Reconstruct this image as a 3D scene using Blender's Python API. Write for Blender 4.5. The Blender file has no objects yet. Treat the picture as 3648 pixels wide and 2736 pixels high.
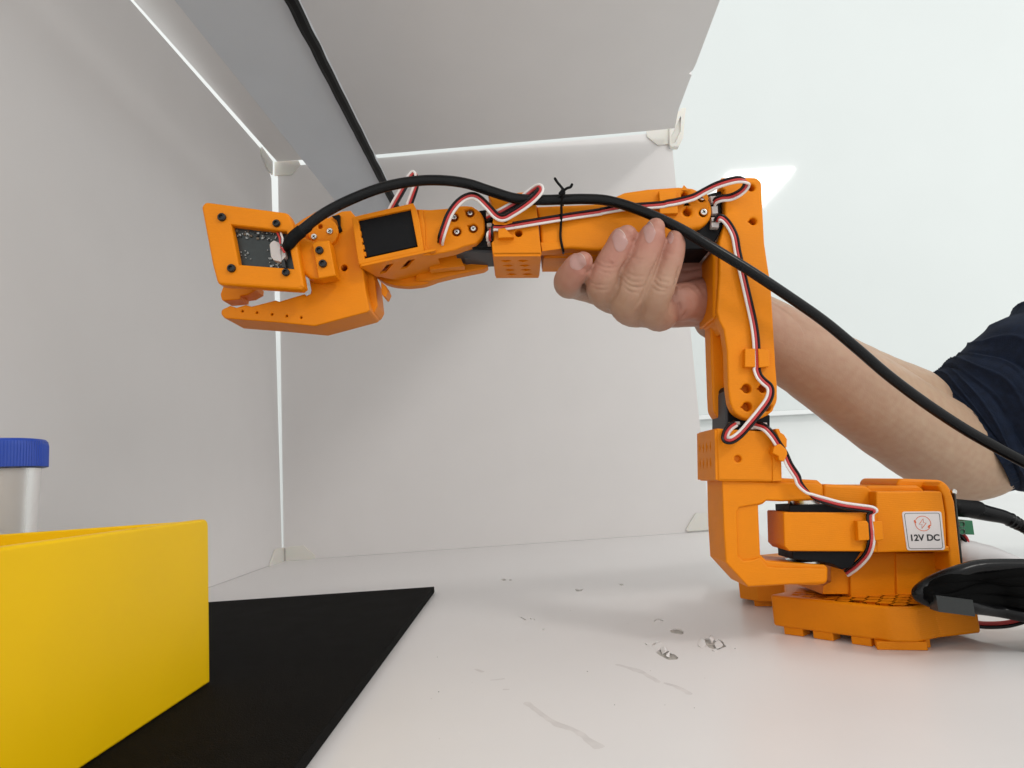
import bpy, bmesh, math, random
import numpy as np
from mathutils import Vector, noise
from mathutils.bvhtree import BVHTree
random.seed(7)
SC = bpy.context.scene
COL = SC.collection
R = math.radians

# ------------------------------------------------------------------ camera
# photograph pixels (3648 x 2736) -> world millimetres
FPX, CX, CY = 2432.6, 1824.0, 1368.0
PITCH, ROLL, CAMZ = R(7.7), R(4.0), 105.0
fwd = Vector((0, math.cos(PITCH), math.sin(PITCH)))
u0 = Vector((0, -math.sin(PITCH), math.cos(PITCH)))
rgt = Vector((math.cos(ROLL), 0, 0)) - u0 * math.sin(ROLL)
upv = Vector((math.sin(ROLL), 0, 0)) + u0 * math.cos(ROLL)
CAM = Vector((0, 0, CAMZ))
cd = bpy.data.cameras.new('camera'); cam = bpy.data.objects.new('camera', cd); COL.objects.link(cam)
cam.location = CAM * .001
from mathutils import Matrix
m3 = Matrix((rgt, upv, -fwd)).transposed()
cam.rotation_euler = m3.to_euler()
cd.sensor_width = 36; cd.lens = 36 * FPX / 3648; cd.clip_start = .01; cd.clip_end = 60
SC.camera = cam
# ------------------------------------------------------------------ world (pale room all round) and lamps
w = bpy.data.worlds.new('World'); SC.world = w; w.use_nodes = True
bg = w.node_tree.nodes['Background']; bg.inputs[0].default_value = (.985, 1.0, .985, 1); bg.inputs[1].default_value = 1.0
def area(name, loc, target, sx, sy, power, col=(1, 1, 1)):
    d = bpy.data.lights.new(name, 'AREA'); d.shape = 'RECTANGLE'; d.size = sx; d.size_y = sy
    d.energy = power; d.color = col
    o = bpy.data.objects.new(name, d); COL.objects.link(o); o.location = loc
    o.rotation_euler = (Vector(target) - Vector(loc)).to_track_quat('-Z', 'Y').to_euler()
    return o
LAMP_W = 32
SC.view_settings.view_transform = 'Standard'; SC.view_settings.look = 'None'
SC.view_settings.exposure = 0.26; SC.view_settings.gamma = 1
SC.cycles.use_denoising = True

# ------------------------------------------------------------------ px helpers
def crop(x0, y0, s): return lambda *p: [(x0 + q[0] * s, y0 + q[1] * s) + tuple(q[2:]) for q in p]
K1 = crop(680, 560, .3978); K2 = crop(1400, 560, .3978); K3 = crop(1900, 560, .4069)
K4 = crop(2400, 1200, .3375); K5 = crop(2450, 1650, .3315)
L1 = crop(0, 0, .6632); L3 = crop(2600, 1000, .5125); L4 = crop(0, 1450, .7752); L5 = crop(900, 1850, .8137); L6 = crop(1900, 720, .31646)
M1 = crop(2700, 1650, .42857); M3 = crop(2400, 600, .5423); M4 = crop(2150, 340, .22604); M5 = crop(750, 1550, .3618); M6 = crop(2200, 2150, .27125)
D = crop(0, 0, 1.6492)
def ray(x, y): return fwd + rgt * ((x - CX) / FPX) - upv * ((y - CY) / FPX)
def onp(x, y, O, n):
    d = ray(x, y); return CAM + d * ((O - CAM).dot(n) / d.dot(n))
X_, Y_, Z_ = Vector((1, 0, 0)), Vector((0, 1, 0)), Vector((0, 0, 1))
def W(x, y, Y): return onp(x, y, Vector((0, Y, 0)), Y_)
def G(x, y, z=0.): return onp(x, y, Vector((0, 0, z)), Z_)

# the room's ceiling lamp, placed where its mirror image shows in the whiteboard
YW = 1500.
_d = ray(1714 * 1.6492, 368 * 1.6492); _t = (1950 - CAMZ) / _d.z; _q = CAM + _d * _t
LAMP = Vector((_q.x - 215, 2 * YW - _q.y - 330, 1950)) * .001
area('ceiling_lamp', LAMP, LAMP - Z_, .43, .66, LAMP_W, (1, .97, .93))

# ------------------------------------------------------------------ materials
MATS = {}
def mat(name, col, rough=.5, spec=.5, metal=0, sss=0, sssr=(1, .5, .25), bump=0, bscale=400, bdist=.0004, var=0, vscale=60, coat=0, trans=0, wave=0, alpha=1):
    m = bpy.data.materials.new(name); m.use_nodes = True; nt = m.node_tree; N = nt.nodes; Lk = nt.links
    b = N['Principled BSDF']
    b.inputs['Base Color'].default_value = (*col, 1); b.inputs['Roughness'].default_value = rough
    b.inputs['Specular IOR Level'].default_value = spec; b.inputs['Metallic'].default_value = metal
    if sss: b.inputs['Subsurface Weight'].default_value = sss; b.inputs['Subsurface Radius'].default_value = sssr; b.inputs['Subsurface Scale'].default_value = .003
    if coat: b.inputs['Coat Weight'].default_value = coat; b.inputs['Coat Roughness'].default_value = .06
    if trans: b.inputs['Transmission Weight'].default_value = trans
    b.inputs['Alpha'].default_value = alpha
    tc = N.new('ShaderNodeTexCoord')
    if var:
        n = N.new('ShaderNodeTexNoise'); n.inputs['Scale'].default_value = vscale; n.inputs['Detail'].default_value = 5
        Lk.new(tc.outputs['Object'], n.inputs['Vector'])
        mr = N.new('ShaderNodeMapRange'); mr.inputs[1].default_value = .3; mr.inputs[2].default_value = .7
        mr.inputs[3].default_value = 1 - var; mr.inputs[4].default_value = 1 + var; Lk.new(n.outputs['Fac'], mr.inputs[0])
        mx = N.new('ShaderNodeVectorMath'); mx.operation = 'SCALE'; mx.inputs[0].default_value = col
        Lk.new(mr.outputs[0], mx.inputs['Scale']); Lk.new(mx.outputs[0], b.inputs['Base Color'])
        mr2 = N.new('ShaderNodeMapRange'); mr2.inputs[3].default_value = rough * .85; mr2.inputs[4].default_value = min(1, rough * 1.15)
        Lk.new(n.outputs['Fac'], mr2.inputs[0]); Lk.new(mr2.outputs[0], b.inputs['Roughness'])
    if bump:
        n = N.new('ShaderNodeTexNoise'); n.inputs['Scale'].default_value = bscale; n.inputs['Detail'].default_value = 4
        Lk.new(tc.outputs['Object'], n.inputs['Vector'])
        bp = N.new('ShaderNodeBump'); bp.inputs['Strength'].default_value = bump; bp.inputs['Distance'].default_value = bdist
        h = n.outputs['Fac']
        if wave:
            wv = N.new('ShaderNodeTexWave'); wv.bands_direction = 'Z'; wv.inputs['Scale'].default_value = wave; wv.inputs['Distortion'].default_value = .6
            Lk.new(tc.outputs['Object'], wv.inputs['Vector'])
            ad = N.new('ShaderNodeMath'); ad.operation = 'ADD'; Lk.new(n.outputs['Fac'], ad.inputs[0]); Lk.new(wv.outputs['Fac'], ad.inputs[1]); h = ad.outputs[0]
        Lk.new(h, bp.inputs['Height']); Lk.new(bp.outputs[0], b.inputs['Normal'])
    MATS[name] = m
    return m
orange = mat('orange_print', (.74, .222, .0), .5, .22, bump=.22, bscale=900, bdist=.0002, var=.05, vscale=50, wave=300)
black = mat('black_plastic', (.004, .004, .0045), .45, .12, bump=.2, bscale=900)
servo_m = mat('servo_black', (.006, .006, .007), .5, .12, bump=.25, bscale=1200, var=.1)
grey_s = mat('servo_grey', (.055, .058, .065), .5, .22, bump=.2, bscale=1200)
cable_m = mat('cable_black', (.004, .004, .0045), .25, .2, bump=.15, bscale=500, var=.15)
w_white = mat('wire_white', (.74, .70, .68), .33, .5)
w_red = mat('wire_red', (.50, .035, .035), .33, .5)
w_black = mat('wire_black', (.005, .004, .005), .25, .25)
steel = mat('steel', (.62, .60, .57), .25, .5, metal=1)
steel_d = mat('dark_steel', (.03, .03, .032), .35, .5, metal=.6)
foam = mat('foam_board_white', (.725, .70, .69), .55, .3, bump=.06, bscale=260, var=.012, vscale=14)
floor_m = mat('floor_board_white', (.755, .73, .722), .38, .45, bump=.08, bscale=180, var=.018, vscale=9)
core = mat('foam_core', (.50, .475, .44), .9, .2, bump=1, bscale=500, bdist=.0008, var=.25, vscale=300)
wallm = mat('wall_paint', (.80, .82, .815), .8, .2, bump=.1, bscale=60, var=.02, vscale=3)
wb = mat('whiteboard_gloss', (.69, .725, .72), .05, .5, var=.01, vscale=5)
tablem = mat('table_white', (.76, .765, .76), .4, .4, var=.02, vscale=6)
beam_m = mat('beam_grey', (.54, .57, .61), .42, .5, var=.03, vscale=8)
yellow = mat('yellow_plastic', (.88, .54, .0), .42, .2, bump=.1, bscale=300, var=.03, vscale=14, sss=.15, sssr=(1, .8, .05))
matm = mat('black_mat', (.0065, .006, .0055), .8, .05, bump=.5, bscale=1500, bdist=.0004, var=.35, vscale=40)
blue = mat('blue_lid', (.012, .06, .42), .38, .5)
jarm = mat('jar_plastic', (.84, .82, .80), .35, .3, trans=.75, var=.05, vscale=20)
cream = mat('cream_plastic', (.72, .70, .65), .45, .4, sss=.3)
pcb = mat('pcb', (.015, .021, .021), .4, .5, var=.3, vscale=300)
comp = mat('component', (.012, .012, .012), .4)
tin = mat('solder', (.3, .3, .29), .3, metal=.8)
conn = mat('connector_white', (.52, .47, .45), .45, .4, sss=.2)
green = mat('terminal_green', (.02, .16, .07), .4)
label_m = mat('label_paper', (.66, .61, .60), .45, .4)
ink = mat('label_ink', (.02, .02, .022), .6)
ink_o = mat('label_orange_ink', (.66, .10, .015), .6)
navy = mat('navy_cloth', (.008, .014, .031), .9, .2, bump=1, bscale=1400, bdist=.0006, var=.25, vscale=200)
nailm = mat('nail', (.42, .235, .205), .36, .5, sss=.3)
nailtip = mat('nail_edge', (.56, .40, .33), .3, .5, sss=.2)
sleeve_w = mat('white_sleeving', (.62, .60, .60), .4, .4)
residue = mat('tape_residue', (.665, .635, .625), .5, .3, var=.1, vscale=90)

# ------------------------------------------------------------------ building
def new_mesh(name, vs, fs, m, root=None, org=None, sharp=35, smooth=True):
    o3 = org if org is not None else Vector((0, 0, 0))
    me = bpy.data.meshes.new(name)
    me.from_pydata([((Vector(v) - o3) * .001)[:] for v in vs], [], fs); me.update()
    me.materials.append(m)
    if smooth:
        me.polygons.foreach_set('use_smooth', [True] * len(me.polygons))
        if sharp: me.set_sharp_from_angle(angle=R(sharp))
    ob = bpy.data.objects.new(name, me); COL.objects.link(ob)
    if smooth and sharp:
        wn = ob.modifiers.new('wn', 'WEIGHTED_NORMAL'); wn.keep_sharp = True; wn.weight = 100
    if root is not None: ob.parent = root
    return ob
class Thing:
    def __init__(s, name, label, cat, org, group=None):
        s.org = Vector(org); s.root = bpy.data.objects.new(name, None); COL.objects.link(s.root)
        s.root.location = s.org * .001; s.root.empty_display_size = .02
        s.root['label'] = label; s.root['category'] = cat
        if group: s.root['group'] = group
    def add(s, name, vf, m, parent=None, sharp=35):
        return new_mesh(name, vf[0], vf[1], m, parent or s.root, s.org, sharp)
def single(name, vf, m, label=None, cat=None, kind=None, group=None, sharp=35):
    vs = vf[0]; org = sum((Vector(v) for v in vs), Vector()) / len(vs)
    org.z = min(v[2] for v in vs)
    o = new_mesh(name, vs, vf[1], m, None, org, sharp); o.location = org * .001
    if label: o['label'] = label
    if cat: o['category'] = cat
    if kind: o['kind'] = kind
    if group: o['group'] = group
    return o
def fillet(pts):
    """pts: (u, v[, r]) -> list with rounded corners"""
    out = []; n = len(pts)
    for i, p in enumerate(pts):
        r = p[2] if len(p) > 2 else 0
        c = Vector(p[:2])
        if r <= 0: out.append(c); continue
        a = Vector(pts[i - 1][:2]) - c; b = Vector(pts[(i + 1) % n][:2]) - c
        la, lb = a.length, b.length; a /= la; b /= lb
        ang = math.acos(max(-1, min(1, a.dot(b))))
        if ang > 3.05 or ang < .1: out.append(c); continue
        d = min(r / math.tan(ang / 2), la * .48, lb * .48)
        p0 = c + a * d; p1 = c + b * d
        for k in range(6):
            t = k / 5; out.append((1 - t) ** 2 * p0 + 2 * t * (1 - t) * c + t * t * p1)
    return out
def extr2d(loops, t, bev=0., seg=2):
    """loops in local mm (first outer, others holes). returns verts (u,v,w) w from 0 (front) to t, faces"""
    cu = bpy.data.curves.new('c', 'CURVE'); cu.dimensions = '2D'; cu.fill_mode = 'BOTH'
    for lp in loops:
        sp = cu.splines.new('POLY'); sp.points.add(len(lp) - 1)
        for i, p in enumerate(lp): sp.points[i].co = (p[0], p[1], 0, 1)
        sp.use_cyclic_u = True
    bev = min(bev, t * .45)
    cu.extrude = t / 2 - bev; cu.bevel_depth = bev; cu.bevel_resolution = seg; cu.offset = -bev
    ob = bpy.data.objects.new('c', cu); me = ob.to_mesh()
    bm = bmesh.new(); bm.from_mesh(me); ob.to_mesh_clear(); bpy.data.objects.remove(ob); bpy.data.curves.remove(cu)
    bmesh.ops.remove_doubles(bm, verts=bm.verts, dist=.004)
    bmesh.ops.recalc_face_normals(bm, faces=bm.faces)
    vs = [(v.co.x, v.co.y, t / 2 - v.co.z) for v in bm.verts]   # w=0 -> front (curve +z)
    fs = [[v.index for v in f.verts] for f in bm.faces]
    bm.free(); return vs, fs
def circ(c, r, n=20, tear=None):
    out = []
    for k in range(n):
        a = 2 * math.pi * k / n; out.append(Vector((c[0] + r * math.cos(a), c[1] + r * math.sin(a))))
    if tear is not None:
        k = int(round(tear / (2 * math.pi) * n)) % n
        out[k] = Vector((c[0] + 1.4 * r * math.cos(tear), c[1] + 1.4 * r * math.sin(tear)))
    return out
def prism(pts, Y, t, bev=.8, holes=(), plane=None):
    """pts px (x, y[, fillet mm]); front face on plane y=Y (or plane (O,e1,e2,n)), depth t along n"""
    if plane is None: O, e1, e2, n = Vector((0, Y, 0)), X_, Z_, Y_
    else: O, e1, e2, n = plane
    def loc(p):
        q = onp(p[0], p[1], O, n) - O; return (q.dot(e1), q.dot(e2))
    lo = [fillet([loc(p) + ((p[2],) if len(p) > 2 else ()) for p in pts])]
    for h in holes:
        if isinstance(h, tuple):                       # ((px,py), r_mm[, tear])
            c = loc(h[0]); lo.append(circ(c, h[1], 20, h[2] if len(h) > 2 else None))
        else: lo.append([Vector(loc(p)) for p in h])
    vs, fs = extr2d(lo, t, bev)
    return [O + e1 * v[0] + e2 * v[1] + n * v[2] for v in vs], fs
def vprism(plan, z0, z1, bev=1., holes=()):
    """plan (X,Y[,r]) mm, extruded upward"""
    lo = [fillet(plan)] + [h if not isinstance(h, tuple) else circ(h[0], h[1]) for h in holes]
    vs, fs = extr2d(lo, z1 - z0, bev)
    return [Vector((v[0], v[1], z1 - v[2])) for v in vs], fs
def box(c, sx, sy, sz, bev=0):
    vs, fs = extr2d([[(-sx / 2, -sz / 2), (sx / 2, -sz / 2), (sx / 2, sz / 2), (-sx / 2, sz / 2)]], sy, bev)
    return [Vector((c[0] + v[0], c[1] + v[2] - sy / 2, c[2] + v[1])) for v in vs], fs
def join(*vfs):
    V, F = [], []
    for vs, fs in vfs:
        k = len(V); V += list(vs); F += [[i + k for i in f] for f in fs]
    return V, F
def catmull(P, n=8):
    P = [np.array(p, float) for p in P]; Q = [2 * P[0] - P[1]] + P + [2 * P[-1] - P[-2]]; out = []
    for i in range(1, len(Q) - 2):
        a, b, c, d = Q[i - 1:i + 3]
        for k in range(n):
            t = k / n; out.append(.5 * ((2 * b) + (c - a) * t + (2 * a - 5 * b + 4 * c - d) * t * t + (3 * b - a - 3 * c + d) * t ** 3))
    out.append(P[-1]); return out
def tube(path, rad, seg=10, caps=True, flat=None):
    """path list of Vector mm, rad float or list; rounded caps"""
    n = len(path); rad = [rad] * n if not hasattr(rad, '__len__') else list(rad)
    P = [Vector(p[:3]) for p in path]
    if caps:
        t0 = (P[0] - P[1]).normalized(); t1 = (P[-1] - P[-2]).normalized(); r0, r1 = rad[0], rad[-1]
        st = [(P[0] + t0 * r0 * math.sin(a), max(r0 * math.cos(a), .02 * r0)) for a in (1.55, 1.2, .8, .4)]
        en = [(P[-1] + t1 * r1 * math.sin(a), max(r1 * math.cos(a), .02 * r1)) for a in (.4, .8, 1.2, 1.55)]
        P = [s[0] for s in st] + P + [e[0] for e in en]; rad = [s[1] for s in st] + rad + [e[1] for e in en]; n = len(P)
    V, F = [], []; ref = None
    for i in range(n):
        t = (P[min(i + 1, n - 1)] - P[max(i - 1, 0)]).normalized()
        if ref is None: ref = t.orthogonal().normalized()
        ref = (ref - t * ref.dot(t)).normalized(); b = t.cross(ref)
        for k in range(seg):
            a = 2 * math.pi * k / seg; d = ref * math.cos(a) + b * math.sin(a)
            if flat: d = d - flat[0] * d.dot(flat[0]) * (1 - flat[1])
            V.append(P[i] + d * rad[i])
    for i in range(n - 1):
        for k in range(seg):
            F.append([i * seg + k, i * seg + (k + 1) % seg, (i + 1) * seg + (k + 1) % seg, (i + 1) * seg + k])
    F.append(list(range(seg))[::-1]); F.append([(n - 1) * seg + k for k in range(seg)])
    return V, F
def lathe(c, axis, prof, seg=28):
    """prof: (r, h) along axis from c"""
    axis = axis.normalized(); a = axis.orthogonal().normalized(); b = axis.cross(a); V, F = [], []
    for r, h in prof:
        for k in range(seg):
            t = 2 * math.pi * k / seg; V.append(c + axis * h + (a * math.cos(t) + b * math.sin(t)) * max(r, .01))
    n = len(prof)
    for i in range(n - 1):
        for k in range(seg): F.append([i * seg + k, (i + 1) * seg + k, (i + 1) * seg + (k + 1) % seg, i * seg + (k + 1) % seg])
    F.append(list(range(seg))); F.append([(n - 1) * seg + k for k in range(seg)][::-1])
    return V, F

# ================================================================== the setting
YB = G(*D((1100, 1178))[0]).y                      # back board distance
XL = W(*D((611, 1214))[0], YB).x
H = W(*D((1100, 318))[0], YB).z
YW = 1500.
wl = join(box((300, YW + 12, 900), 5000, 10, 2600))
wl = single('wall', wl, wallm, kind='structure')
tb = single('table_top', box((100, 540, -12), 3600, 1940, 14), tablem, kind='structure')
# whiteboard on the wall
p0 = W(*D((1515, 905))[0], YW); p1 = W(*D((2212, 868))[0], YW)
e1 = (p1 - p0).normalized(); e2 = Y_.cross(e1) * -1
if e2.z < 0: e2 = -e2
q = [p0 - e1 * 700, p1 + e1 * 900]
wbt = Thing('whiteboard', 'large glossy white writing board on the wall, reflecting a ceiling lamp', 'whiteboard', p0)
def slab(q, e2, h0, h1, y0, y1):
    vs = []
    for yy in (y0, y1):
        for b_, h_ in ((0, h0), (1, h0), (1, h1), (0, h1)):
            v = q[b_] + e2 * h_; vs.append(Vector((v.x, yy, v.z)))
    return vs, [[0, 1, 2, 3], [7, 6, 5, 4], [0, 4, 5, 1], [1, 5, 6, 2], [2, 6, 7, 3], [3, 7, 4, 0]]
wbt.add('board_face', slab(q, e2, 8, 1900, YW - 14, YW + 5), wb)
wbt.add('bottom_rail', slab(q, e2, -2, 7.5, YW - 18, YW + 5), mat('rail_white', (.8, .82, .82), .3))

# foam boards of the photo box ----------------------------------------------------------
ub = [D((600, 361))[0], D((1449, 284))[0], D((1535, 1147))[0], D((613, 1213))[0]]
V4 = [W(*p, YB) for p in ub]; V4[2].z = 0.3; V4[3].z = .3
back = [[(v.x, v.z) for v in V4]]
vs, fs = extr2d([[Vector(p) for p in back[0]]], 5, .3)
single('foam_board', ([Vector((v[0], YB + v[2], v[1])) for v in vs], fs), foam,
       'white foam board standing upright as the back of the box behind the hand', 'foam board', group='white foam boards of the photo box')
def xpl(px, X): return onp(px[0], px[1], Vector((X, 0, 0)), X_)
a = xpl(M5((702, 1100))[0], XL); b_ = xpl(L1((1458, 958))[0], XL); c_ = xpl(L1((1396, 792))[0], XL); d_ = xpl(L1((700, 0))[0], XL)
sl = (d_.z - c_.z) / (d_.y - c_.y)
poly = [(a.y + 3, .3), (a.y, a.z), (b_.y, b_.z), (c_.y + 8, c_.z), (c_.y, c_.z), (d_.y, d_.z), (180, d_.z + sl * (180 - d_.y)), (180, .3)]
vs, fs = extr2d([[Vector(p) for p in poly]], 5, .3)
single('foam_board', ([Vector((XL - v[2], v[0], v[1])) for v in vs], fs), foam,
       'white foam board standing at the left, beside the bright vertical gap', 'foam board', group='white foam boards of the photo box')
cz = lambda p: G(p[0], p[1], H)
cl = [cz(D((815, 334))[0]), cz(M4((640, 565))[0]), cz(M4((1180, 235))[0]), cz(L2 := D((1497, 150))[0]), cz(D((1496, 152))[0]), cz(D((1490, 190))[0]), cz(D((1555, 0))[0])]
r0, r1 = cl[2], cl[6]; dr = (r1 - r0) / (r1.y - r0.y)
fr = r1 + dr * (-50 - r1.y)
lt0, lt1 = cz(L1((1412, 782))[0]), cz(L1((716, 0))[0]); dl = (lt1 - lt0) / (lt1.y - lt0.y)
fl = lt1 + dl * (-50 - lt1.y)
lb = lt0 + dl * (cl[0].y - lt0.y)
n1 = r0 + dr * ((r1.y - r0.y) * .38); n2 = r0 + dr * ((r1.y - r0.y) * .45)
poly = [(lb.x, lb.y), (cl[0].x, cl[0].y), (cl[1].x, cl[1].y), (cl[1].x + 50, cl[1].y - 3), (r0.x, r0.y), (n1.x, n1.y), (n1.x - 5, n1.y - 4), (n1.x - 1, n1.y - 12), (n2.x, n2.y - 10), (fr.x, fr.y), (fl.x, fl.y)]
vs, fs = extr2d([[Vector(p) for p in poly]], 5, .3)
single('foam_board', ([Vector((v[0], v[1], H + v[2])) for v in vs], fs), foam,
       'white foam board lying on top as the ceiling of the box, its free edge nicked', 'foam board', group='white foam boards of the photo box')

# floor board: paper skin with torn holes over a foam core
fl_t = Thing('floor_board', 'white foam board lying flat as the floor of the box under the robot arm, with torn dents', 'foam board', (100, 600, 0), group='white foam boards of the photo box')
er0 = G(*M1((1880, 1490))[0]); er1 = G(*M1((2040, 1520))[0]); er2 = G(*M1((2212, 1575))[0])
bx = V4[2].x
outl = [(XL - 4, 60), (er2.x + 220, 60), (er2.x + 40, er2.y - 18), (er2.x, er2.y), (er1.x, er1.y), (er0.x, er0.y), (er0.x - 6, er0.y + 40), (bx + 60, YB + 2), (XL - 4, YB + 2)]
dents = [M6((690, 357), (725, 334), (760, 328), (830, 340), (868, 368), (862, 400), (835, 407), (780, 400), (710, 385)),
    M6((503, 640), (530, 615), (580, 582), (640, 588), (668, 625), (700, 655), (755, 668), (800, 710), (780, 735), (680, 742), (640, 728), (600, 705), (550, 680)),
    M6((1142, 470), (1160, 455), (1196, 458), (1205, 490), (1240, 515), (1262, 478), (1300, 490), (1325, 470), (1385, 500), (1405, 540), (1432, 566), (1380, 580), (1330, 605), (1260, 600), (1200, 580), (1160, 535)),
    M6((473, 232), (500, 205), (560, 203), (612, 228), (590, 232), (555, 218), (505, 222), (485, 238)),
    M6((448, 548), (490, 505), (560, 498), (568, 508), (515, 518), (475, 548)),
    M6((345, 530), (365, 520), (395, 538), (375, 545), (360, 532)),
    L5((1083, 262), (1100, 259), (1114, 266), (1098, 270)), L5((1120, 263), (1132, 262), (1136, 268), (1124, 269)),
    L5((1410, 304), (1430, 308), (1450, 303), (1440, 314), (1418, 316)), L5((1600, 282), (1628, 284), (1614, 290)),
    L5((1163, 426), (1178, 428), (1200, 440), (1192, 442), (1180, 434)), L5((1212, 433), (1220, 432), (1221, 438), (1214, 438)), L5((1226, 438), (1236, 437), (1235, 443)),
    L5((1262, 480), (1284, 478), (1272, 486)), L5((2105, 564), (2118, 564), (2112, 568))]
holes = []
for dd in dents:
    h = [G(*p).to_2d() for p in dd]
    holes.append(h)
vs, fs = extr2d([[Vector(p) for p in outl]] + holes, .9, 0, 1)
skin = fl_t.add('paper_skin', ([Vector((v[0], v[1], -v[2])) for v in vs], fs), floor_m)
cv, cf = extr2d([[Vector(p) for p in outl]], 3.4, .1, 1)
fl_t.add('foam_core', ([Vector((v[0], v[1], -.96 - v[2])) for v in cv], cf), core)
# curled paper flakes at the torn holes
for fp, hgt in ((M6((1200, 445), (1225, 430), (1262, 450), (1270, 480), (1245, 510), (1200, 485)), 2.2), (M6((1050, 490), (1100, 470), (1140, 480), (1165, 560), (1110, 590), (1060, 560)), .9),
            (M6((560, 590), (620, 580), (660, 620), (640, 650), (590, 660)), 1.3), (M6((640, 650), (690, 650), (680, 700), (640, 705)), 1.2), (M6((1230, 600), (1300, 605), (1290, 635), (1250, 625)), .7),
            (M6((1290, 500), (1330, 490), (1390, 540), (1370, 575), (1300, 590), (1270, 540)), .5)):
    g = [G(*p) for p in fp]; c = sum(g, Vector()) / len(g)
    vv = [Vector((p.x, p.y, .25 + hgt * (.4 + .6 * noise.noise(p * .35)))) if i % 2 else Vector((p.x, p.y, -.1)) for i, p in enumerate(g)] + [c + Vector((0, 0, hgt * .8))]
    vv += [v - Vector((0, 0, .3)) for v in vv]; k = len(g)
    ff = [[i, (i + 1) % k, k] for i in range(k)] + [[k + 1 + (i + 1) % k, k + 1 + i, k + 1 + k] for i in range(k)] + [[i, k + 1 + i, k + 1 + (i + 1) % k, (i + 1) % k] for i in range(k)]
    fl_t.add('paper_flake', (vv, ff), floor_m)
for k in range(26):
    c = G(*L5((random.uniform(700, 2050), random.uniform(280, 1000)))[0]); r_ = random.uniform(.15, .38)
    fl_t.add('crumb', ([c + Vector((r_ * math.cos(a) * random.uniform(.6, 1.5), r_ * math.sin(a), 0)) for a in (0, 1.3, 2.6, 3.9, 5.2)] + [c + Z_ * r_ * .7], [[0, 1, 5], [1, 2, 5], [2, 3, 5], [3, 4, 5], [4, 0, 5]]), random.choice((core, matm, floor_m)))
# dull tape residue smears (thin film on the skin)
def smear(pts, wmm):
    c = catmull([G(*p) for p in pts], 10); V, F = [], []
    for i, p in enumerate(c):
        p = Vector(p); t = Vector(c[min(i + 1, len(c) - 1)]) - Vector(c[max(i - 1, 0)]); n = Vector((-t.y, t.x, 0)).normalized()
        ww = wmm * (.65 + .8 * abs(noise.noise(p * .06))) * (1 if 0 < i < len(c) - 1 else .35)
        V += [p + n * ww / 2 + Z_ * .03, p - n * ww * (.5 + .2 * noise.noise(p * .3)) + Z_ * .03]
    for i in range(len(c) - 1): F.append([2 * i, 2 * i + 1, 2 * i + 3, 2 * i + 2])
    return V, F
for pts, ww in ((L5((1195, 800), (1260, 850), (1330, 895), (1420, 930), (1480, 975), (1525, 1003)), 4.2), (L5((975, 655), (1010, 670)), 3), (L5((1040, 705), (1105, 698)), 3), (L5((1095, 745), (1125, 745)), 2.6),
                (L5((1590, 635), (1680, 660), (1740, 690), (1780, 715)), 3.6), (L5((1800, 715), (1860, 735), (1920, 768)), 3)):
    fl_t.add('tape_residue', smear(pts, ww), residue)

# corner brackets -----------------------------------------------------------------------
GB = 'cream corner brackets of the photo box'
def bracket(label, backpts, leftpts, org_px, extra=None, topp=None):
    o = W(*org_px, YB - 3); t = Thing('corner_bracket', label, 'bracket', o, GB)
    t.add('flange', prism(backpts, YB - 3, 2.8, .5), cream)
    if leftpts:
        pl = (Vector((XL + 3, 0, 0)), Y_, Z_, -X_)
        t.add('flange', prism(leftpts, 0, 2.8, .5, plane=pl), cream)
    if extra: t.add('side_clip', prism(extra, YB - 30, 34, 1), cream)
    return t
bracket('small cream corner bracket at the bottom of the bright gap, on the floor', M5((738, 1105), (915, 1085), (1025, 1185), (1030, 1238), (738, 1254)), M5((733, 1105), (645, 1122), (592, 1270), (592, 1325), (733, 1258)), M5((735, 1255))[0])
bracket('cream corner bracket at the upper end of the bright vertical gap', L1((1474, 868), (1602, 860), (1612, 882), (1565, 938), (1474, 943)), L1((1466, 866), (1408, 788), (1410, 830), (1440, 905), (1466, 940)), L1((1470, 905))[0])
t = bracket('cream corner bracket clipped over the free upper corner, beside the whiteboard', M4((680, 560), (1035, 500), (1045, 765), (850, 780), (690, 650)), None, M4((1040, 650))[0])
t.add('side_clip', prism(M4((1040, 500), (1110, 470), (1180, 250), (1205, 235), (1212, 198), (1300, 190), (1296, 240), (1260, 660), (1190, 800), (1055, 812), (1040, 760)), YB - 8, 12, 1, holes=[M4((1215, 330), (1222, 340), (1215, 560), (1130, 735), (1070, 750), (1065, 640), (1110, 560))]), cream)
t.add('inner_wall', prism(M4((1062, 560), (1225, 300), (1218, 580), (1135, 745), (1060, 755)), YB - 3, 3, .3), cream)
bracket('small cream corner bracket on the floor beside the orange bracket of the robot arm', K5((-20, 715), (85, 540), (300, 530), (300, 712), (0, 735)), None, K5((100, 720))[0])

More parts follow.
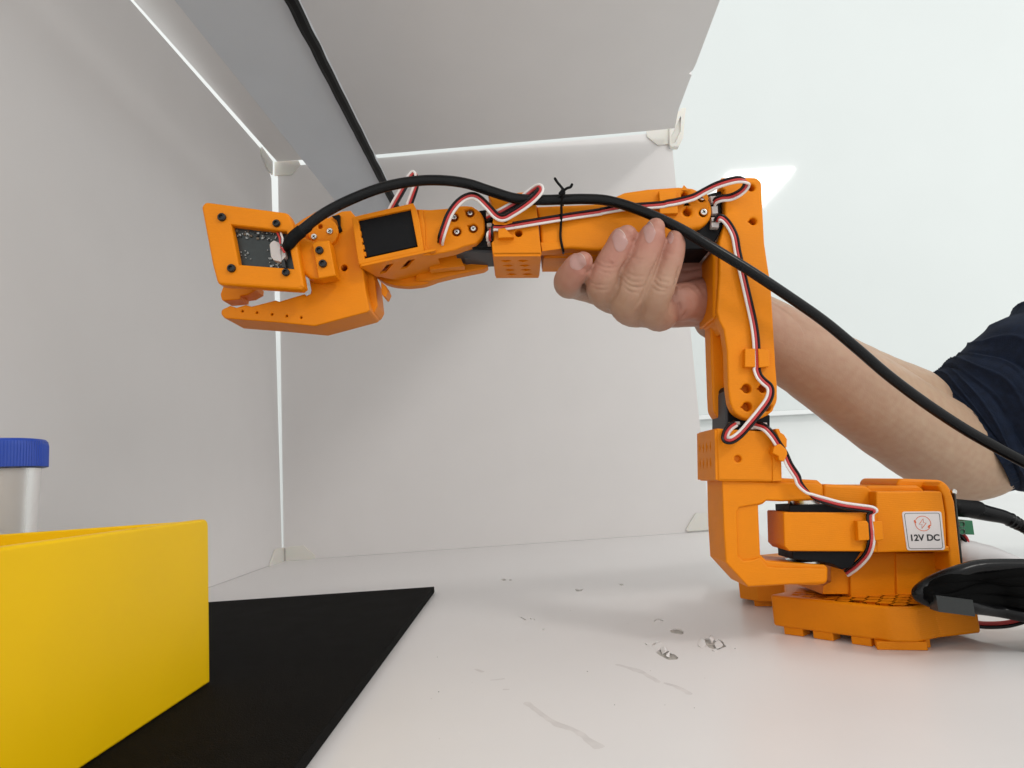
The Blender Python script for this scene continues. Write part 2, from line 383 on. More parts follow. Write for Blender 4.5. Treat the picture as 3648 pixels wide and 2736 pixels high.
# grey beam with black strip ------------------------------------------------------------
ZBm = 517.
bz = lambda p: G(p[0], p[1], ZBm)
b1, b2 = bz(L1((935, 0))[0]), bz(L1((1640, 880))[0]); c1, c2 = bz(L1((1580, 0))[0]), bz(L1((2065, 970))[0])
db = (b1 - b2) / (b1.y - b2.y); dc = (c1 - c2) / (c1.y - c2.y)
f1 = b1 + db * (360 - b1.y); g1 = c1 + dc * (360 - c1.y); b3 = b2 + db * (YB - 6 - b2.y); c3 = c2 + dc * (YB - 6 - c2.y)
bt = Thing('grey_beam', 'long flat grey beam running under the box ceiling with a black strip along its edge', 'beam', b3)
bt.add('beam_board', vprism([(f1.x, f1.y), (g1.x, g1.y), (c3.x, c3.y), (b3.x, b3.y)], ZBm, ZBm + 12, .8), beam_m)
path = [c3.lerp(g1, k / 60) + Vector((-1 + .9 * noise.noise(Vector((k * .45, 1, 0))), 0, -3.5 + .6 * noise.noise(Vector((k * .8, 5, 0))))) for k in range(61)]
bt.add('black_strip', tube(path, [5.6 + .9 * noise.noise(Vector((k * .35, 9, 3))) for k in range(61)], 8), black)

# black mat ------------------------------------------------------------------------------
T = 6.
mz = lambda p: G(p[0], p[1], T).to_2d()
m1 = mz(D((938, 1267))[0]); m2 = mz(D((455, 1300))[0]); m4 = mz(D((635, 1659))[0])
m3 = m1 + (m2 - m1) * ((XL + 25 - m1.x) / (m2.x - m1.x)); m5 = m1 + (m4 - m1) * ((120 - m1.y) / (m4.y - m1.y))
vs, fs = extr2d([[m1, m3, Vector((XL + 25, 120)), m5]], T - .4, .5)
single('black_mat', ([Vector((v[0], v[1], T - v[2])) for v in vs], fs), matm, 'thick black rubber mat lying on the white floor board under the yellow bin', 'mat')

# yellow bin ------------------------------------------------------------------------------
xr, yb2, zt = -174., 386., 93.5
def rr(x0, y0, x1, y1, r): return [(x0, y0, r), (x1, y0, r), (x1, y1, r), (x0, y1, r)]
bin_ = Thing('yellow_bin', 'open yellow plastic bin standing on the black mat at the lower left', 'bin', ((xr - 60), 270, T))
def yz_wall(x, t):
    vs, fs = extr2d([fillet([(130, T + .2), (yb2, T + .2), (yb2, zt, 5.0), (130, zt)])], t, 1.6, 4)
    return [Vector((x - v[2], v[0], v[1])) for v in vs], fs
bin_.add('side_wall', yz_wall(xr, 7), yellow); bin_.add('side_wall', yz_wall(-323, 7), yellow)
bin_.add('end_wall', ([Vector((v[0], yb2 - .5 - v[2], v[1])) for v in extr2d([fillet([(-323.2, T + .2), (xr - 6.8, T + .2), (xr - 6.8, zt - .6), (-323.2, zt - .6)])], 6.5, 1.0)[0]], extr2d([fillet([(-323.2, T + .2), (xr - 6.8, T + .2), (xr - 6.8, zt - .6), (-323.2, zt - .6)])], 6.5, 1.0)[1]), yellow)
bin_.add('end_wall', box((-248.6, 134, (zt + T) / 2), 149, 7, zt - T - .4, 1), yellow)
bin_.add('bin_floor', vprism(rr(-326, 134, xr - 4, yb2 - 4, 2), T + 2, T + 6, .5), yellow)
bin_.add('rim_ledge', vprism([(-324.8, 136), (-300, 136), (-300, yb2 - 5.2), (-324.8, yb2 - 5.2)], zt - 14, zt - 11, .5), yellow)

# jar with blue lid -----------------------------------------------------------------------
JR = .87
jc = Vector((W(174, 1640, 426).x - 31.5, 426, T)); JZ = W(60, 1668, 426).z - T
jar = Thing('jar', 'frosted plastic jar with a ribbed blue screw lid behind the yellow bin', 'jar', jc)
jar.add('jar_body', lathe(jc, Z_, [(.1, .3), (17, .3), (18.6, 2), (21.6, JZ - 22), (22.3, JZ - 10), (22.6, JZ - .5), (21.4, JZ - .5), (21.2, JZ - 10), (20.5, JZ - 22), (17.4, 3), (.1, 3)], 40), jarm)
jar.add('contents', lathe(jc + Z_ * 3.2, Z_, [(.1, 0), (17.2, 0), (19.6, 66), (15, 70), (.1, 68)], 32), mat('powder', (.62, .56, .50), .8, var=.1, vscale=50))
n = 96; V, F = [], []
prof = [(24.5, 0), (1, 0), (1, 2), (1, 14), (.98, 17.2), (.94, 18.6), (.6, 18.8), (.001, 18.8)]
rl = 30
for j, (pr, h) in enumerate([(24.8, 0), (26.1, .4), (26.1, 13.4), (25.6, 16), (24.4, 17.4), (21, 18), (.1, 18.1)]):
    for k in range(n * 2):
        rib = .45 if (j in (1, 2)) and k % 2 else 0
        a = math.pi * k / n; V.append(jc + Vector(((pr - rib) * math.cos(a), (pr - rib) * math.sin(a), JZ + h)))
nn = 2 * n
for j in range(6):
    for k in range(nn): F.append([j * nn + k, j * nn + (k + 1) % nn, (j + 1) * nn + (k + 1) % nn, (j + 1) * nn + k])
F.append(list(range(nn))[::-1])
jar.add('lid', (V, F), blue, sharp=25)
#PART2
# ================================================================== the robot arm
rob = Thing('robot_arm', 'orange 3D printed robot arm standing on the white board, held up by a hand', 'robot arm', (205, 420, 0))
A = rob.add
def screw(px, r, Y, m, head=1.2, parent=None, cross=True):
    """pan head screw facing the viewer, head proud of plane y=Y"""
    c = W(px[0], px[1], Y)
    vf = lathe(c, -Y_, [(r, -1.), (r, head * .45), (r * .86, head * .85), (r * .55, head)], 20)
    o = A('screw', vf, m, parent)
    if cross:
        pl = []
        for ang in (.5, .5 + math.pi / 2):
            e = Vector((math.cos(ang), 0, math.sin(ang))); f = Vector((-math.sin(ang), 0, math.cos(ang)))
            q = [c + e * s1 * r * .55 + f * s2 * r * .13 for s1, s2 in ((1, 1), (-1, 1), (-1, -1), (1, -1))]
            pl.append(([p - Y_ * (head + .06) for p in q] + [p - Y_ * (head - .5) for p in q], [[3, 2, 1, 0], [0, 1, 5, 4], [1, 2, 6, 5], [2, 3, 7, 6], [3, 0, 4, 7]]))
        A('screw_slot', join(*pl), black, o)
    return o
def socket(px, r, Y):
    c = W(px[0], px[1], Y)
    A('screw', lathe(c, -Y_, [(r, -1), (r, 1.5), (r * .8, 2.1), (r * .55, 2.15), (r * .5, .9), (.05, .9)], 18), steel_d)
def clip(px, Y, t, parent, bev=.5, front=1.4):
    A('cable_clip', prism(px, Y - t, t + 2, bev), orange, parent)

# ---- base plate: two wings on feet
def gz(px, z=0.): p = G(px[0], px[1], z); return (p.x, p.y)
f0, f1_, f2_, f3_, f4_ = [gz(M1(p)[0]) for p in ((212, 1424), (1140, 1560), (1345, 1563), (1520, 1524), (1862, 1482))]
def ins(p, q, d):                                 # point on pq at distance d from p
    v = Vector(q) - Vector(p); return Vector(p) + v.normalized() * d
plan = [(f0[0] - 4, f0[1] + 6, 3), (f0[0], f0[1], 2), (f1_[0], f1_[1], 12), (f2_[0], f2_[1], 9), (f3_[0], f3_[1], 12), (f4_[0], f4_[1], 2), (f4_[0] + 30, f4_[1] + 60), (f4_[0] + 10, 520, 6), (190, 520, 3), (f0[0] + 8, 440, 3)]
diam = []
pv = [Vector(p[:2]) for p in plan]
def inside(c, m):
    for i in range(len(pv)):
        a_, b_ = pv[i - 1], pv[i]; e_ = b_ - a_; t_ = max(0, min(1, (c - a_).dot(e_) / e_.length_squared))
        if (c - a_ - e_ * t_).length < m: return False
    cr = sum(((a_.y > c.y) != (b_.y > c.y)) and (c.x < (b_.x - a_.x) * (c.y - a_.y) / (b_.y - a_.y) + a_.x) for a_, b_ in ((pv[i - 1], pv[i]) for i in range(len(pv))))
    return cr % 2 == 1
for i in range(12):
    for j in range(13):
        c = Vector((158 + i * 8.6 + (j % 2) * 4.3, 358 + j * 6.4))
        if c.y < 436 and inside(c, 5.5): diam.append([c + Vector((3.1, 0)), c + Vector((0, 2.3)), c - Vector((3.1, 0)), c - Vector((0, 2.3))])
bp = A('base_plate', vprism(plan, 4.2, 22.4, 1.5, holes=diam), orange)
cen = sum(pv, Vector((0, 0))) / len(pv)
A('plate_core', vprism([tuple(cen + (p - cen) * .95) for p in pv], 5, 20.6, .1), orange, bp)
def foot(c, sx, sy, rz):
    e = Vector((math.cos(rz), math.sin(rz), 0)); f = Vector((-e.y, e.x, 0))
    pl = [c + e * a_ * sx / 2 + f * b_ * sy / 2 for a_, b_ in ((1, 1), (-1, 1), (-1, -1), (1, -1))]
    A('foot', vprism([(p.x, p.y, .8) for p in pl], .05, 4.4, .4), orange, bp)
ang = math.atan2(f1_[1] - f0[1], f1_[0] - f0[0]); nrm = Vector((-math.sin(ang), math.cos(ang), 0))
L01 = (Vector(f1_) - Vector(f0)).length
for d, wd in ((6, 12), (L01 * .38, 12), (L01 * .72, 11)):
    p = ins(f0, f1_, d); foot(Vector((p.x, p.y, 0)) + nrm * 5.4, wd, 9, ang)
p = (Vector(f1_) + Vector(f2_)) / 2; foot(Vector((p.x, p.y + 6.4, 0)), 24, 10, math.atan2(f2_[1] - f1_[1], f2_[0] - f1_[0]))
a2 = math.atan2(f3_[1] - f2_[1], f3_[0] - f2_[0]); p = ins(f3_, f2_, 9); foot(Vector((p.x, p.y, 0)) + Vector((-math.sin(a2), math.cos(a2), 0)) * 6, 8, 9, a2)
# rear wing behind the bracket
q0, q1 = gz(K5((572, 1517))[0]), gz(K5((950, 1578))[0])
A('rear_wing', vprism([(q0[0], q0[1], 1.5), (q0[0] + 8, q0[1] - 16, 2), (q1[0] + 30, q1[1] - 10), (q1[0] + 60, q0[1] + 70), (q0[0] + 20, q0[1] + 60, 4)], 4.2, 26, .8), orange, bp)
foot(Vector((q0[0] + 14, q0[1] - 8, 0)), 12, 10, -.4); foot(Vector((q0[0] + 45, q0[1] - 8, 0)), 8, 8, 0)

# ---- base housing
hb = A('base_housing', prism(M1((765, 760), (860, 742), (1150, 741), (1500, 741, 2), (1532, 900), (1540, 1120), (772, 1120)), 410, 54, .8), orange)
A('housing_face', prism(M1((1150, 748), (1500, 745, 2.5), (1532, 900), (1538, 1120), (1156, 1120)), 408.6, 3, .6), orange, hb)
A('housing_block', prism(M1((545, 172, 2), (900, 190, 4), (965, 238, 4), (982, 290), (984, 745), (860, 745), (545, 400)), 402, 54, 1.6), orange, hb)
A('housing_block', prism(M1((900, 186, 3), (1330, 186, 3), (1385, 225, 2), (1385, 300), (900, 300)), 404, 52, 1.4), orange, hb)
A('housing_block', prism(M1((985, 235, 1), (1530, 232, 2), (1560, 420), (1572, 690), (1592, 690, 1), (1594, 737, 1), (1148, 742), (984, 744)), 393.5, 60, 1.0), orange, hb)
A('end_cover', prism(M1((1152, 180, 2), (1182, 127, 6), (1535, 140, 12), (1600, 200, 12), (1638, 320, 10), (1700, 880), (1610, 900), (1540, 500), (1480, 230), (1200, 230)), 411, 46, 1.6), orange, hb)
A('cover_rib', prism(M1((1530, 144, 3), (1590, 190, 10), (1638, 320, 10), (1698, 880), (1606, 905), (1590, 740), (1572, 420), (1548, 280), (1500, 190)), 394.5, 18, 1.4), orange, hb)
A('circuit_board', prism(M1((1632, 250), (1646, 250), (1708, 860), (1690, 860)), 402, 42, .3), pcb, hb)
A('base_wedge', prism(M1((608, 835), (720, 893), (775, 925), (775, 1090), (540, 1090), (545, 1020), (608, 985)), 412, 40, .5), orange, hb)
screw(M1((1628, 238))[0], 1.6, 404, steel, parent=hb, cross=False)
# ---- servo cage and its servo
cg = A('servo_cage', prism(M1((213, 408, 1), (880, 412), (992, 420), (992, 742), (855, 735), (262, 732, 1), (222, 690)), 388, 26, .8), orange)
A('servo', prism(M1((262, 352), (560, 338), (960, 398), (960, 430), (858, 740), (775, 870), (700, 885), (620, 840), (520, 822), (290, 800)), 391, 22, .7), servo_m)
clip(M1((828, 482), (905, 478, 1), (920, 500), (930, 640, 1), (838, 645)), 388, 4, cg)
clip(M1((958, 484), (1035, 482, 1), (1050, 640, 1), (972, 645)), 388, 3.4, cg)
# ---- label with print
lb = A('label', prism(M1((1197, 403, 1.6), (1525, 400, 1.6), (1557, 722, 1.6), (1241, 726, 1.6)), 393.2, .35, .1), label_m, hb)
def stroke(pts, wd, Y, closed=False, t=.08):
    P = [W(p[0], p[1], Y) for p in pts]; n = len(P); V, F = [], []
    for i in range(n):
        a_ = P[(i - 1) % n] if closed or i else P[0]; b_ = P[(i + 1) % n] if closed or i < n - 1 else P[-1]
        tt = (b_ - a_).normalized(); nn_ = Vector((-tt.z, 0, tt.x)); V += [P[i] + nn_ * wd / 2, P[i] - nn_ * wd / 2]
    for i in range(n if closed else n - 1):
        j = (i + 1) % n; F.append([2 * i, 2 * i + 1, 2 * j + 1, 2 * j])
    k = len(V); V += [v + Y_ * t for v in V]; F += [[i + k for i in f][::-1] for f in F]
    return V, F
def lpx(u, v):                                  # label space 0..1
    a_, b_, c_, d_ = (1197, 403), (1525, 400), (1557, 722), (1241, 726)
    x = (1 - v) * ((1 - u) * a_[0] + u * b_[0]) + v * ((1 - u) * d_[0] + u * c_[0]); y = (1 - v) * ((1 - u) * a_[1] + u * b_[1]) + v * ((1 - u) * d_[1] + u * c_[1])
    return M1((x, y))[0]
rrp = []
for cxx, cyy, a0 in ((.89, .10, -90), (.89, .90, 0), (.11, .90, 90), (.11, .10, 180)):
    for k in range(5): t_ = R(a0 + k * 22.5); rrp.append(lpx(cxx + .055 * math.cos(t_), cyy + .055 * math.sin(t_)))
A('border_line', stroke(rrp, .26, 393.12, True), ink, lb)
ic = []
cc = (.5, .31)
for a0, a1 in ((-150, 20), (30, 200)):
    ic.append(stroke([lpx(cc[0] + .2 * math.cos(R(a0 + (a1 - a0) * k / 18)), cc[1] + .19 * math.sin(R(a0 + (a1 - a0) * k / 18))) for k in range(19)], .32, 393.1))
for tx, ty, dx, dy in ((.315, .235, -.045, .07), (.665, .405, .05, -.06)):
    ic.append(stroke([lpx(tx - dx * .2 - .03, ty - dy * .2), lpx(tx + dx * .1, ty + dy * .9)], .9, 393.08))
ic.append(stroke([lpx(*p) for p in ((.52, .185), (.40, .33), (.475, .335), (.455, .44), (.585, .295), (.515, .285))], .3, 393.1, True))
A('lightning_mark', join(*ic), ink_o, lb)
tx = bpy.data.curves.new('t', 'FONT'); tx.body = '12V DC'; tx.offset = .032; to = bpy.data.objects.new('t', tx); me = to.to_mesh()
tv = [v.co.copy() for v in me.vertices]; tf = [list(p.vertices) for p in me.polygons]; to.to_mesh_clear(); bpy.data.objects.remove(to)
x0, x1 = min(v.x for v in tv), max(v.x for v in tv); y0, y1 = min(v.y for v in tv), max(v.y for v in tv)
TV = []
for v in tv:
    u, vv = (v.x - x0) / (x1 - x0), (y1 - v.y) / (y1 - y0)
    px = lpx(.145 + .745 * u, .588 + .172 * vv); TV.append(W(px[0], px[1], 393.1))
A('lettering', (TV, tf), ink, lb)

# ---- shoulder bracket (C shape) with bearings
sb = A('shoulder_bracket', prism(K5((362, 150), (1020, 160), (1400, 182, 2), (1458, 235, 3), (1458, 385), (1370, 402), (1010, 412), (850, 405), (810, 440), (762, 455), (768, 600), (785, 985), (850, 1045), (1030, 1062), (1480, 1090, 2), (1512, 1130, 3), (1505, 1295, 4), (1400, 1312), (1100, 1306), (850, 1325), (648, 1333, 1), (402, 1065), (378, 700)), 392, 31, 1.2), orange)
A('raised_rim', prism(K5((372, 185), (1000, 205), (1390, 212, 2), (1448, 250, 2), (1446, 380), (1020, 405), (850, 398), (795, 436), (560, 474), (530, 520), (545, 1000), (600, 1048), (700, 1038), (775, 1012), (865, 1112), (1030, 1122), (1498, 1128, 2), (1500, 1290, 3), (1100, 1302), (650, 1328), (412, 1066), (388, 700)), 390.6, 4, .9), orange, sb)
def vcyl(px, r, h, Y, m, name, parent=None):
    c = W(px[0], px[1], Y); A(name, lathe(c - Z_ * h / 2, Z_, [(r * .7, -.2), (r - .4, 0), (r, .4), (r, h - .4), (r - .4, h), (r * .6, h + .1)], 36), m, parent)
vcyl(M1((418, 317))[0], 9.4, 5.6, 402, steel, 'bearing', sb); vcyl(M1((372, 343))[0], 7.0, 4, 404, black, 'servo_horn', sb)
vcyl(M1((388, 828))[0], 10.8, 4.2, 404, steel, 'bearing', sb); vcyl(M1((400, 812))[0], 9.8, 1.6, 404, steel, 'bearing', sb); vcyl(M1((430, 822))[0], 8, 3.2, 404, black, 'servo_horn', sb)

# ---- shoulder servo cap
cap = A('servo_cap', prism(K4((457, 965), (700, 982), (1022, 998), (1080, 1010), (1132, 1060, 2), (1147, 1522, 1), (1042, 1530), (470, 1524, 1)), 388, 40, 1.2, holes=[(K4((680, 1288))[0], 3.0 * .62), (K4((1078, 1290))[0], 2.6 * .62)]), orange)
A('cap_core', prism(K4((470, 985), (1035, 1010), (1130, 1090), (1140, 1515), (480, 1515)), 391, 36, .3), orange, cap)
A('face_step', prism(K4((1044, 1010), (1130, 1060), (1143, 1518), (1046, 1526)), 387.3, 1.6, .3), orange, cap)
# left face with diamond vents
o1 = W(*K4((457, 965))[0], 388); o2 = W(*K4((468, 1524))[0], 388)
zc = (o2 - o1).normalized(); npl = zc.cross(Y_).normalized()
if npl.x < 0: npl = -npl
dm = []
for row, ty in enumerate((.335, .655)):
    for k in range(4):
        c = Vector((10 + k * 7.6, ty * (o2 - o1).length)); dm.append([c + Vector((1.6, 0)), c + Vector((0, 3.6)), c - Vector((1.6, 0)), c - Vector((0, 3.6))])
vs, fs = extr2d([fillet([(0.6, .6, .6), (39.4, .6, .6), (39.4, (o2 - o1).length - .6, .6), (.6, (o2 - o1).length - .6, .6)])] + dm, 1.4, .2)
A('vent_panel', ([o1 - npl * 1.2 + Y_ * v[0] + zc * v[1] + npl * v[2] for v in vs], fs), orange, cap)
clip(K4((1070, 968, .6), (1115, 970), (1130, 1010), (1165, 1030), (1198, 1080, 1), (1195, 1160), (1175, 1185), (1130, 1110), (1090, 1020)), 389, 5, cap)
clip(K4((1100, 1135), (1130, 1130), (1195, 1190), (1202, 1240), (1165, 1320, 1), (1110, 1300), (1108, 1260), (1045, 1225), (1060, 1165)), 388, 6, cap)
A('servo', prism(K4((548, 545), (576, 506, 1), (1018, 830), (1018, 1000), (560, 985)), 396, 27, .8), servo_m)
A('servo', prism(K4((546, 590), (556, 552), (575, 512), (580, 975), (548, 968)), 395.5, 28, .6), grey_s)
for p, s_ in ((K4((610, 895), (700, 893), (702, 925), (612, 925)), .5), (K4((890, 905), (985, 905), (992, 940), (895, 938)), .5), (K4((760, 950), (900, 945), (880, 975), (775, 978)), .5)):
    A('servo_plug', prism(p, 390, 6, .3), conn)

# ---- upper link
ul = A('upper_link', prism(M3((316, 60), (545, 57, 5), (578, 90, 4), (588, 300), (598, 490), (620, 640), (640, 760), (655, 1000), (672, 1300), (682, 1430), (682, 1530, 10), (640, 1612, 10), (560, 1650, 10), (470, 1650, 12), (398, 1605, 12), (372, 1540, 6), (358, 1440), (352, 1200), (330, 1060), (300, 1000), (285, 940), (300, 700), (300, 480), (340, 350), (336, 140), (308, 120)), 386, 9, 1.2,
    holes=[(K4((775, 545))[0], 2.6, math.pi), (K4((945, 545))[0], 2.4, math.pi), (K4((780, 738))[0], 2.6, math.pi), (K4((985, 742))[0], 2.4, math.pi), (K3((1910, 265))[0], 2.1), (K3((1925, 560))[0], 2.1, math.pi)]), orange)
A('link_back', prism(M3((360, 100), (560, 90), (590, 500), (630, 760), (660, 1300), (670, 1520), (560, 1630), (470, 1630), (390, 1560), (370, 1200), (340, 900), (350, 400)), 393.5, 30, .5), orange, ul)
A('link_body', prism(M3((262, 545, 3), (275, 515), (300, 500), (345, 470), (420, 500), (420, 1060), (345, 1060), (320, 1012, 3), (296, 978, 4), (262, 985, 2)), 389.5, 34, 3.0), orange, ul)
# hollow boss near the elbow
bo = [(213 + 40 + 38 * math.cos(t_), 650 + 105 * math.sin(t_)) for t_ in [k * math.pi / 8 for k in range(16)]]
A('rear_plate', prism(M3((245, 900), (330, 900), (400, 1040), (400, 1640), (330, 1655), (290, 1640, 8), (262, 1590, 8), (256, 1480), (246, 1200), (240, 1000)), 410, 14, 1.4), orange, ul)
clip(M3((470, 1184), (536, 1182), (538, 1304), (468, 1304)), 386, 4, ul)
clip(M3((556, 1183), (628, 1190, 1), (630, 1302, 1), (562, 1308)), 386, 4, ul)
# ---- elbow servo
A('servo', prism(K3((1530, 325), (1645, 292), (1650, 505), (1662, 612, 1), (1556, 802, 1), (1300, 808), (1285, 640), (1400, 620)), 390, 30, .7), servo_m)
for p in (K3((1548, 340), (1610, 338), (1618, 380), (1560, 400)), K3((1560, 430), (1615, 425), (1618, 490), (1568, 495)), K3((1560, 525), (1630, 522), (1632, 555), (1562, 560)), K3((1560, 570), (1630, 568), (1625, 615), (1562, 612))):
    A('servo_plug', prism(p, 386, 6, .35), conn)

# ---- forearm
fa = A('forearm', prism(K3((28, 428), (250, 418), (690, 400), (720, 340, 2), (800, 305), (1000, 275), (1275, 257, 6), (1400, 268, 6), (1490, 315, 8), (1555, 390, 10), (1570, 480, 10), (1542, 560, 10), (1470, 612, 8), (1380, 632), (1290, 642), (1240, 720), (1000, 800), (560, 815), (330, 797), (75, 822), (58, 600)), 385, 10, 2.0,
    holes=[(K3((1328, 330))[0], 1.9, math.pi / 2), (K3((1350, 478))[0], 2.3, math.pi / 2), (K3((1475, 358))[0], 1.9), (K3((1490, 484))[0], 2.2)]), orange)
A('forearm_rear', prism(K3((60, 450), (750, 400), (1300, 300), (1500, 380), (1530, 500), (1330, 640), (1350, 800), (1250, 850), (900, 880), (560, 860), (180, 842), (88, 838)), 393.5, 33, 2.0), orange, fa)
A('forearm_underside', prism(K3((80, 700), (700, 740), (820, 850), (560, 870), (200, 880), (92, 880)), 398, 30, 1.5), orange, fa)
A('forearm_step', prism(K3((64, 745), (250, 742), (255, 800), (76, 824)), 384.3, 2, .3), orange, fa)
A('forearm_rear_lobe', prism(K3((1250, 640), (1400, 700), (1400, 830, 3), (1330, 862, 3), (1240, 870)), 415, 8, 1), orange, fa)
for p in (K3((1475, 355))[0], K3((1490, 484))[0]): screw(p, 2.1, 386.5, steel, 1.4, fa)
clip(K3((1100, 296), (1250, 294), (1254, 380), (1108, 388)), 385, 3.6, fa)
clip(K3((1104, 404), (1262, 392), (1268, 490), (1110, 496)), 385, 3.6, fa)
# ---- forearm shell (wrist servo holder)
sh = A('forearm_shell', prism(K2((853, 342), (960, 336), (1150, 336), (1282, 425), (1300, 560), (1312, 700), (1332, 868, .5), (892, 870, .5), (882, 765), (902, 740), (895, 560), (885, 480), (878, 395)), 382, 45, .8, holes=[(K2((1125, 680))[0], 2.1)]), orange)
A('shell_lip', prism(K2((1110, 318), (1218, 308), (1240, 350), (1290, 440), (1200, 440)), 396, 20, .5), orange, sh)
u1 = W(*K2((892, 870))[0], 382); u2 = W(*K2((1332, 868))[0], 382); ue = (u2 - u1).normalized(); un = Y_.cross(ue)
if un.z > 0: un = -un
Lw = (u2 - u1).length; dm = []
for cxx in (.27, .62):
    for k in range(4):
        c = Vector((cxx * Lw + k * 1.0, 9 + k * 9.0)); dm.append([c + Vector((3.4, 0)), c + Vector((0, 2.6)), c - Vector((3.4, 0)), c - Vector((0, 2.6))])
vs, fs = extr2d([fillet([(.5, .5, .5), (Lw - .5, .5, .5), (Lw - .5, 44.5, 1), (.5, 44.5, 1)])] + dm, 1.4, .2)
A('vent_panel', ([u1 + un * 1.1 + ue * v[0] + Y_ * v[1] - un * v[2] for v in vs], fs), orange, sh)
clip(K2((942, 640), (1000, 630), (1030, 660), (1082, 715), (942, 722)), 382, 4, sh)
clip(K2((890, 575), (1062, 545), (1072, 590), (1000, 606), (905, 606)), 382, 3.4, sh)
clip(K2((985, 600), (1030, 590), (1035, 545), (1000, 545)), 381, 2.4, sh)
# ---- wrist servo
A('servo', prism(K2((640, 805), (755, 760), (835, 600), (772, 478), (884, 462), (895, 560), (905, 740), (888, 770), (900, 812)), 392, 10, .6), servo_m)
A('servo', prism(K2((556, 840), (640, 806), (900, 800), (915, 820), (916, 850), (800, 855)), 396, 29, .8), grey_s)
A('servo', prism(K2((590, 860), (910, 830), (915, 870), (640, 900)), 406, 18, .8), grey_s)
for p in (K2((832, 490), (880, 488), (882, 530), (835, 535)), K2((840, 590), (885, 585), (887, 625), (842, 620)), K2((842, 690), (870, 688), (872, 770), (845, 772))):
    A('servo_plug', prism(p, 386, 6, .35), conn)
# ---- wrist link
wl_ = A('wrist_link', prism(K2((210, 462), (330, 468), (500, 455), (600, 433, 5), (690, 433, 8), (775, 475, 10), (822, 555, 10), (822, 660, 10), (790, 728, 8), (740, 772), (638, 798), (552, 832), (345, 876), (270, 850), (240, 700)), 387, 10, 1.2,
    holes=[(K2((545, 535))[0], 2.7, math.pi), (K2((690, 497))[0], 2.6, 2.6), (K2((568, 665))[0], 2.7), (K2((718, 635))[0], 2.7, 2.6)]), orange)
A('link_back', prism(K2((250, 480), (600, 450), (750, 500), (800, 620), (720, 760), (600, 790), (350, 860), (260, 830)), 393, 10, .5), orange, wl_)
for p in ((548, 540), (692, 502), (572, 672), (720, 642)): screw(K2(p)[0], 1.7, 389.6, steel, 1.2, wl_)
A('link_seat', prism(K2((225, 470), (262, 470), (285, 600), (290, 780), (345, 876), (262, 880), (235, 700)), 385.5, 4, .6), orange, wl_)
A('rear_plate', prism(K2((300, 880), (560, 845), (700, 900), (790, 935), (862, 965, 5), (815, 998, 5), (560, 1050), (320, 1108), (200, 1100), (200, 900)), 420, 10, 1.2), orange, wl_)
A('inner_web', prism(K2((280, 820), (560, 800), (640, 975), (480, 990), (330, 1010)), 410, 8, .6), orange, wl_)
# ---- gripper wrist housing
gh = A('gripper_housing', prism(K1((1438, 535, 1), (1990, 408, .8), (2022, 470), (2045, 560), (2062, 660), (2082, 790), (2090, 838), (1700, 920), (1502, 963, 1), (1480, 840)), 383, 9, .7,
    holes=[K1((1498, 560), (1966, 462), (2030, 800), (1555, 906))]), orange)
A('housing_floor', prism(K1((1460, 545), (2000, 425), (2080, 830), (1510, 950)), 391.5, 36, .6), orange, gh)
A('servo', prism(K1((1500, 563), (1966, 466, .8), (2012, 640), (2024, 798, .5), (1556, 904, .5)), 385.2, 8, .6), servo_m)
# stepped ribs at both sides of the servo window
for k in range(5):
    y_ = 600 + k * 62; x_ = 1492 + k * 14
    A('window_tooth', prism(K1((x_ - 4, y_), (x_ + 15, y_ - 3), (x_ + 21, y_ + 34), (x_ + 6, y_ + 38)), 383.4, 3, .2), orange, gh)
# underside with diamond vents
u1 = W(*K1((1502, 963))[0], 383); u2 = W(*K1((2090, 838))[0], 383); ue = (u2 - u1).normalized(); un = Y_.cross(ue)
if un.z > 0: un = -un
Lw = (u2 - u1).length; dm = []
for cxx in (13.5, 26.5):
    c = Vector((cxx, 13.5)); dm.append([c + Vector((1.6, -6.5)), c + Vector((5.6, -6.5)), c + Vector((-1.6, 6.5)), c + Vector((-5.6, 6.5))])
vs, fs = extr2d([fillet([(0, .2, 2), (Lw * 1.16, .2), (Lw * 1.16, 30, 6), (Lw * .9, 40, 10), (Lw * .45, 42, 12), (Lw * .12, 22, 4)])] + dm, 1.6, .3)
A('vent_panel', ([u1 + un * 1.3 + ue * v[0] + Y_ * v[1] - un * v[2] for v in vs], fs), orange, gh)
A('round_shell', prism(K1((1600, 950), (2080, 860), (2280, 920), (2270, 1040), (2200, 1100, 12), (2080, 1140, 20), (1950, 1154, 30), (1820, 1146, 30), (1740, 1122, 12), (1670, 1080)), 423, 9, 1.4), orange, gh)
# ---- gripper body with fixed jaw
gb = A('gripper_body', prism(K1((1352, 482, 1), (1428, 476), (1500, 560), (1520, 980), (1545, 1010), (1562, 1180), (1602, 1368, .8), (1580, 1386), (1110, 1512), (800, 1482), (300, 1442, 2), (268, 1405, 2), (272, 1365, 2), (350, 1328), (405, 1346), (490, 1320), (540, 1336), (755, 1280), (790, 1291), (1015, 1223), (1032, 1241), (1080, 1215), (1056, 1095), (1010, 1000), (1000, 700), (1050, 640), (1190, 560)), 392, 29, .9,
    holes=[(K1((1370, 990))[0], 1.9)] + [(K1(p)[0], .62) for p in ((460, 1377), (590, 1390), (725, 1405), (857, 1420), (985, 1435))]), orange)
A('jaw_core', prism(K1((330, 1370), (1060, 1260), (1100, 1100), (1500, 1010), (1560, 1360), (1110, 1490), (340, 1425)), 395, 24, .5), orange, gb)
A('motor_shell', prism(K1((1500, 1000), (1600, 985), (1648, 1105, 1), (1672, 1330, 2), (1640, 1392, 3), (1500, 1400)), 404, 22, .9), orange, gb)
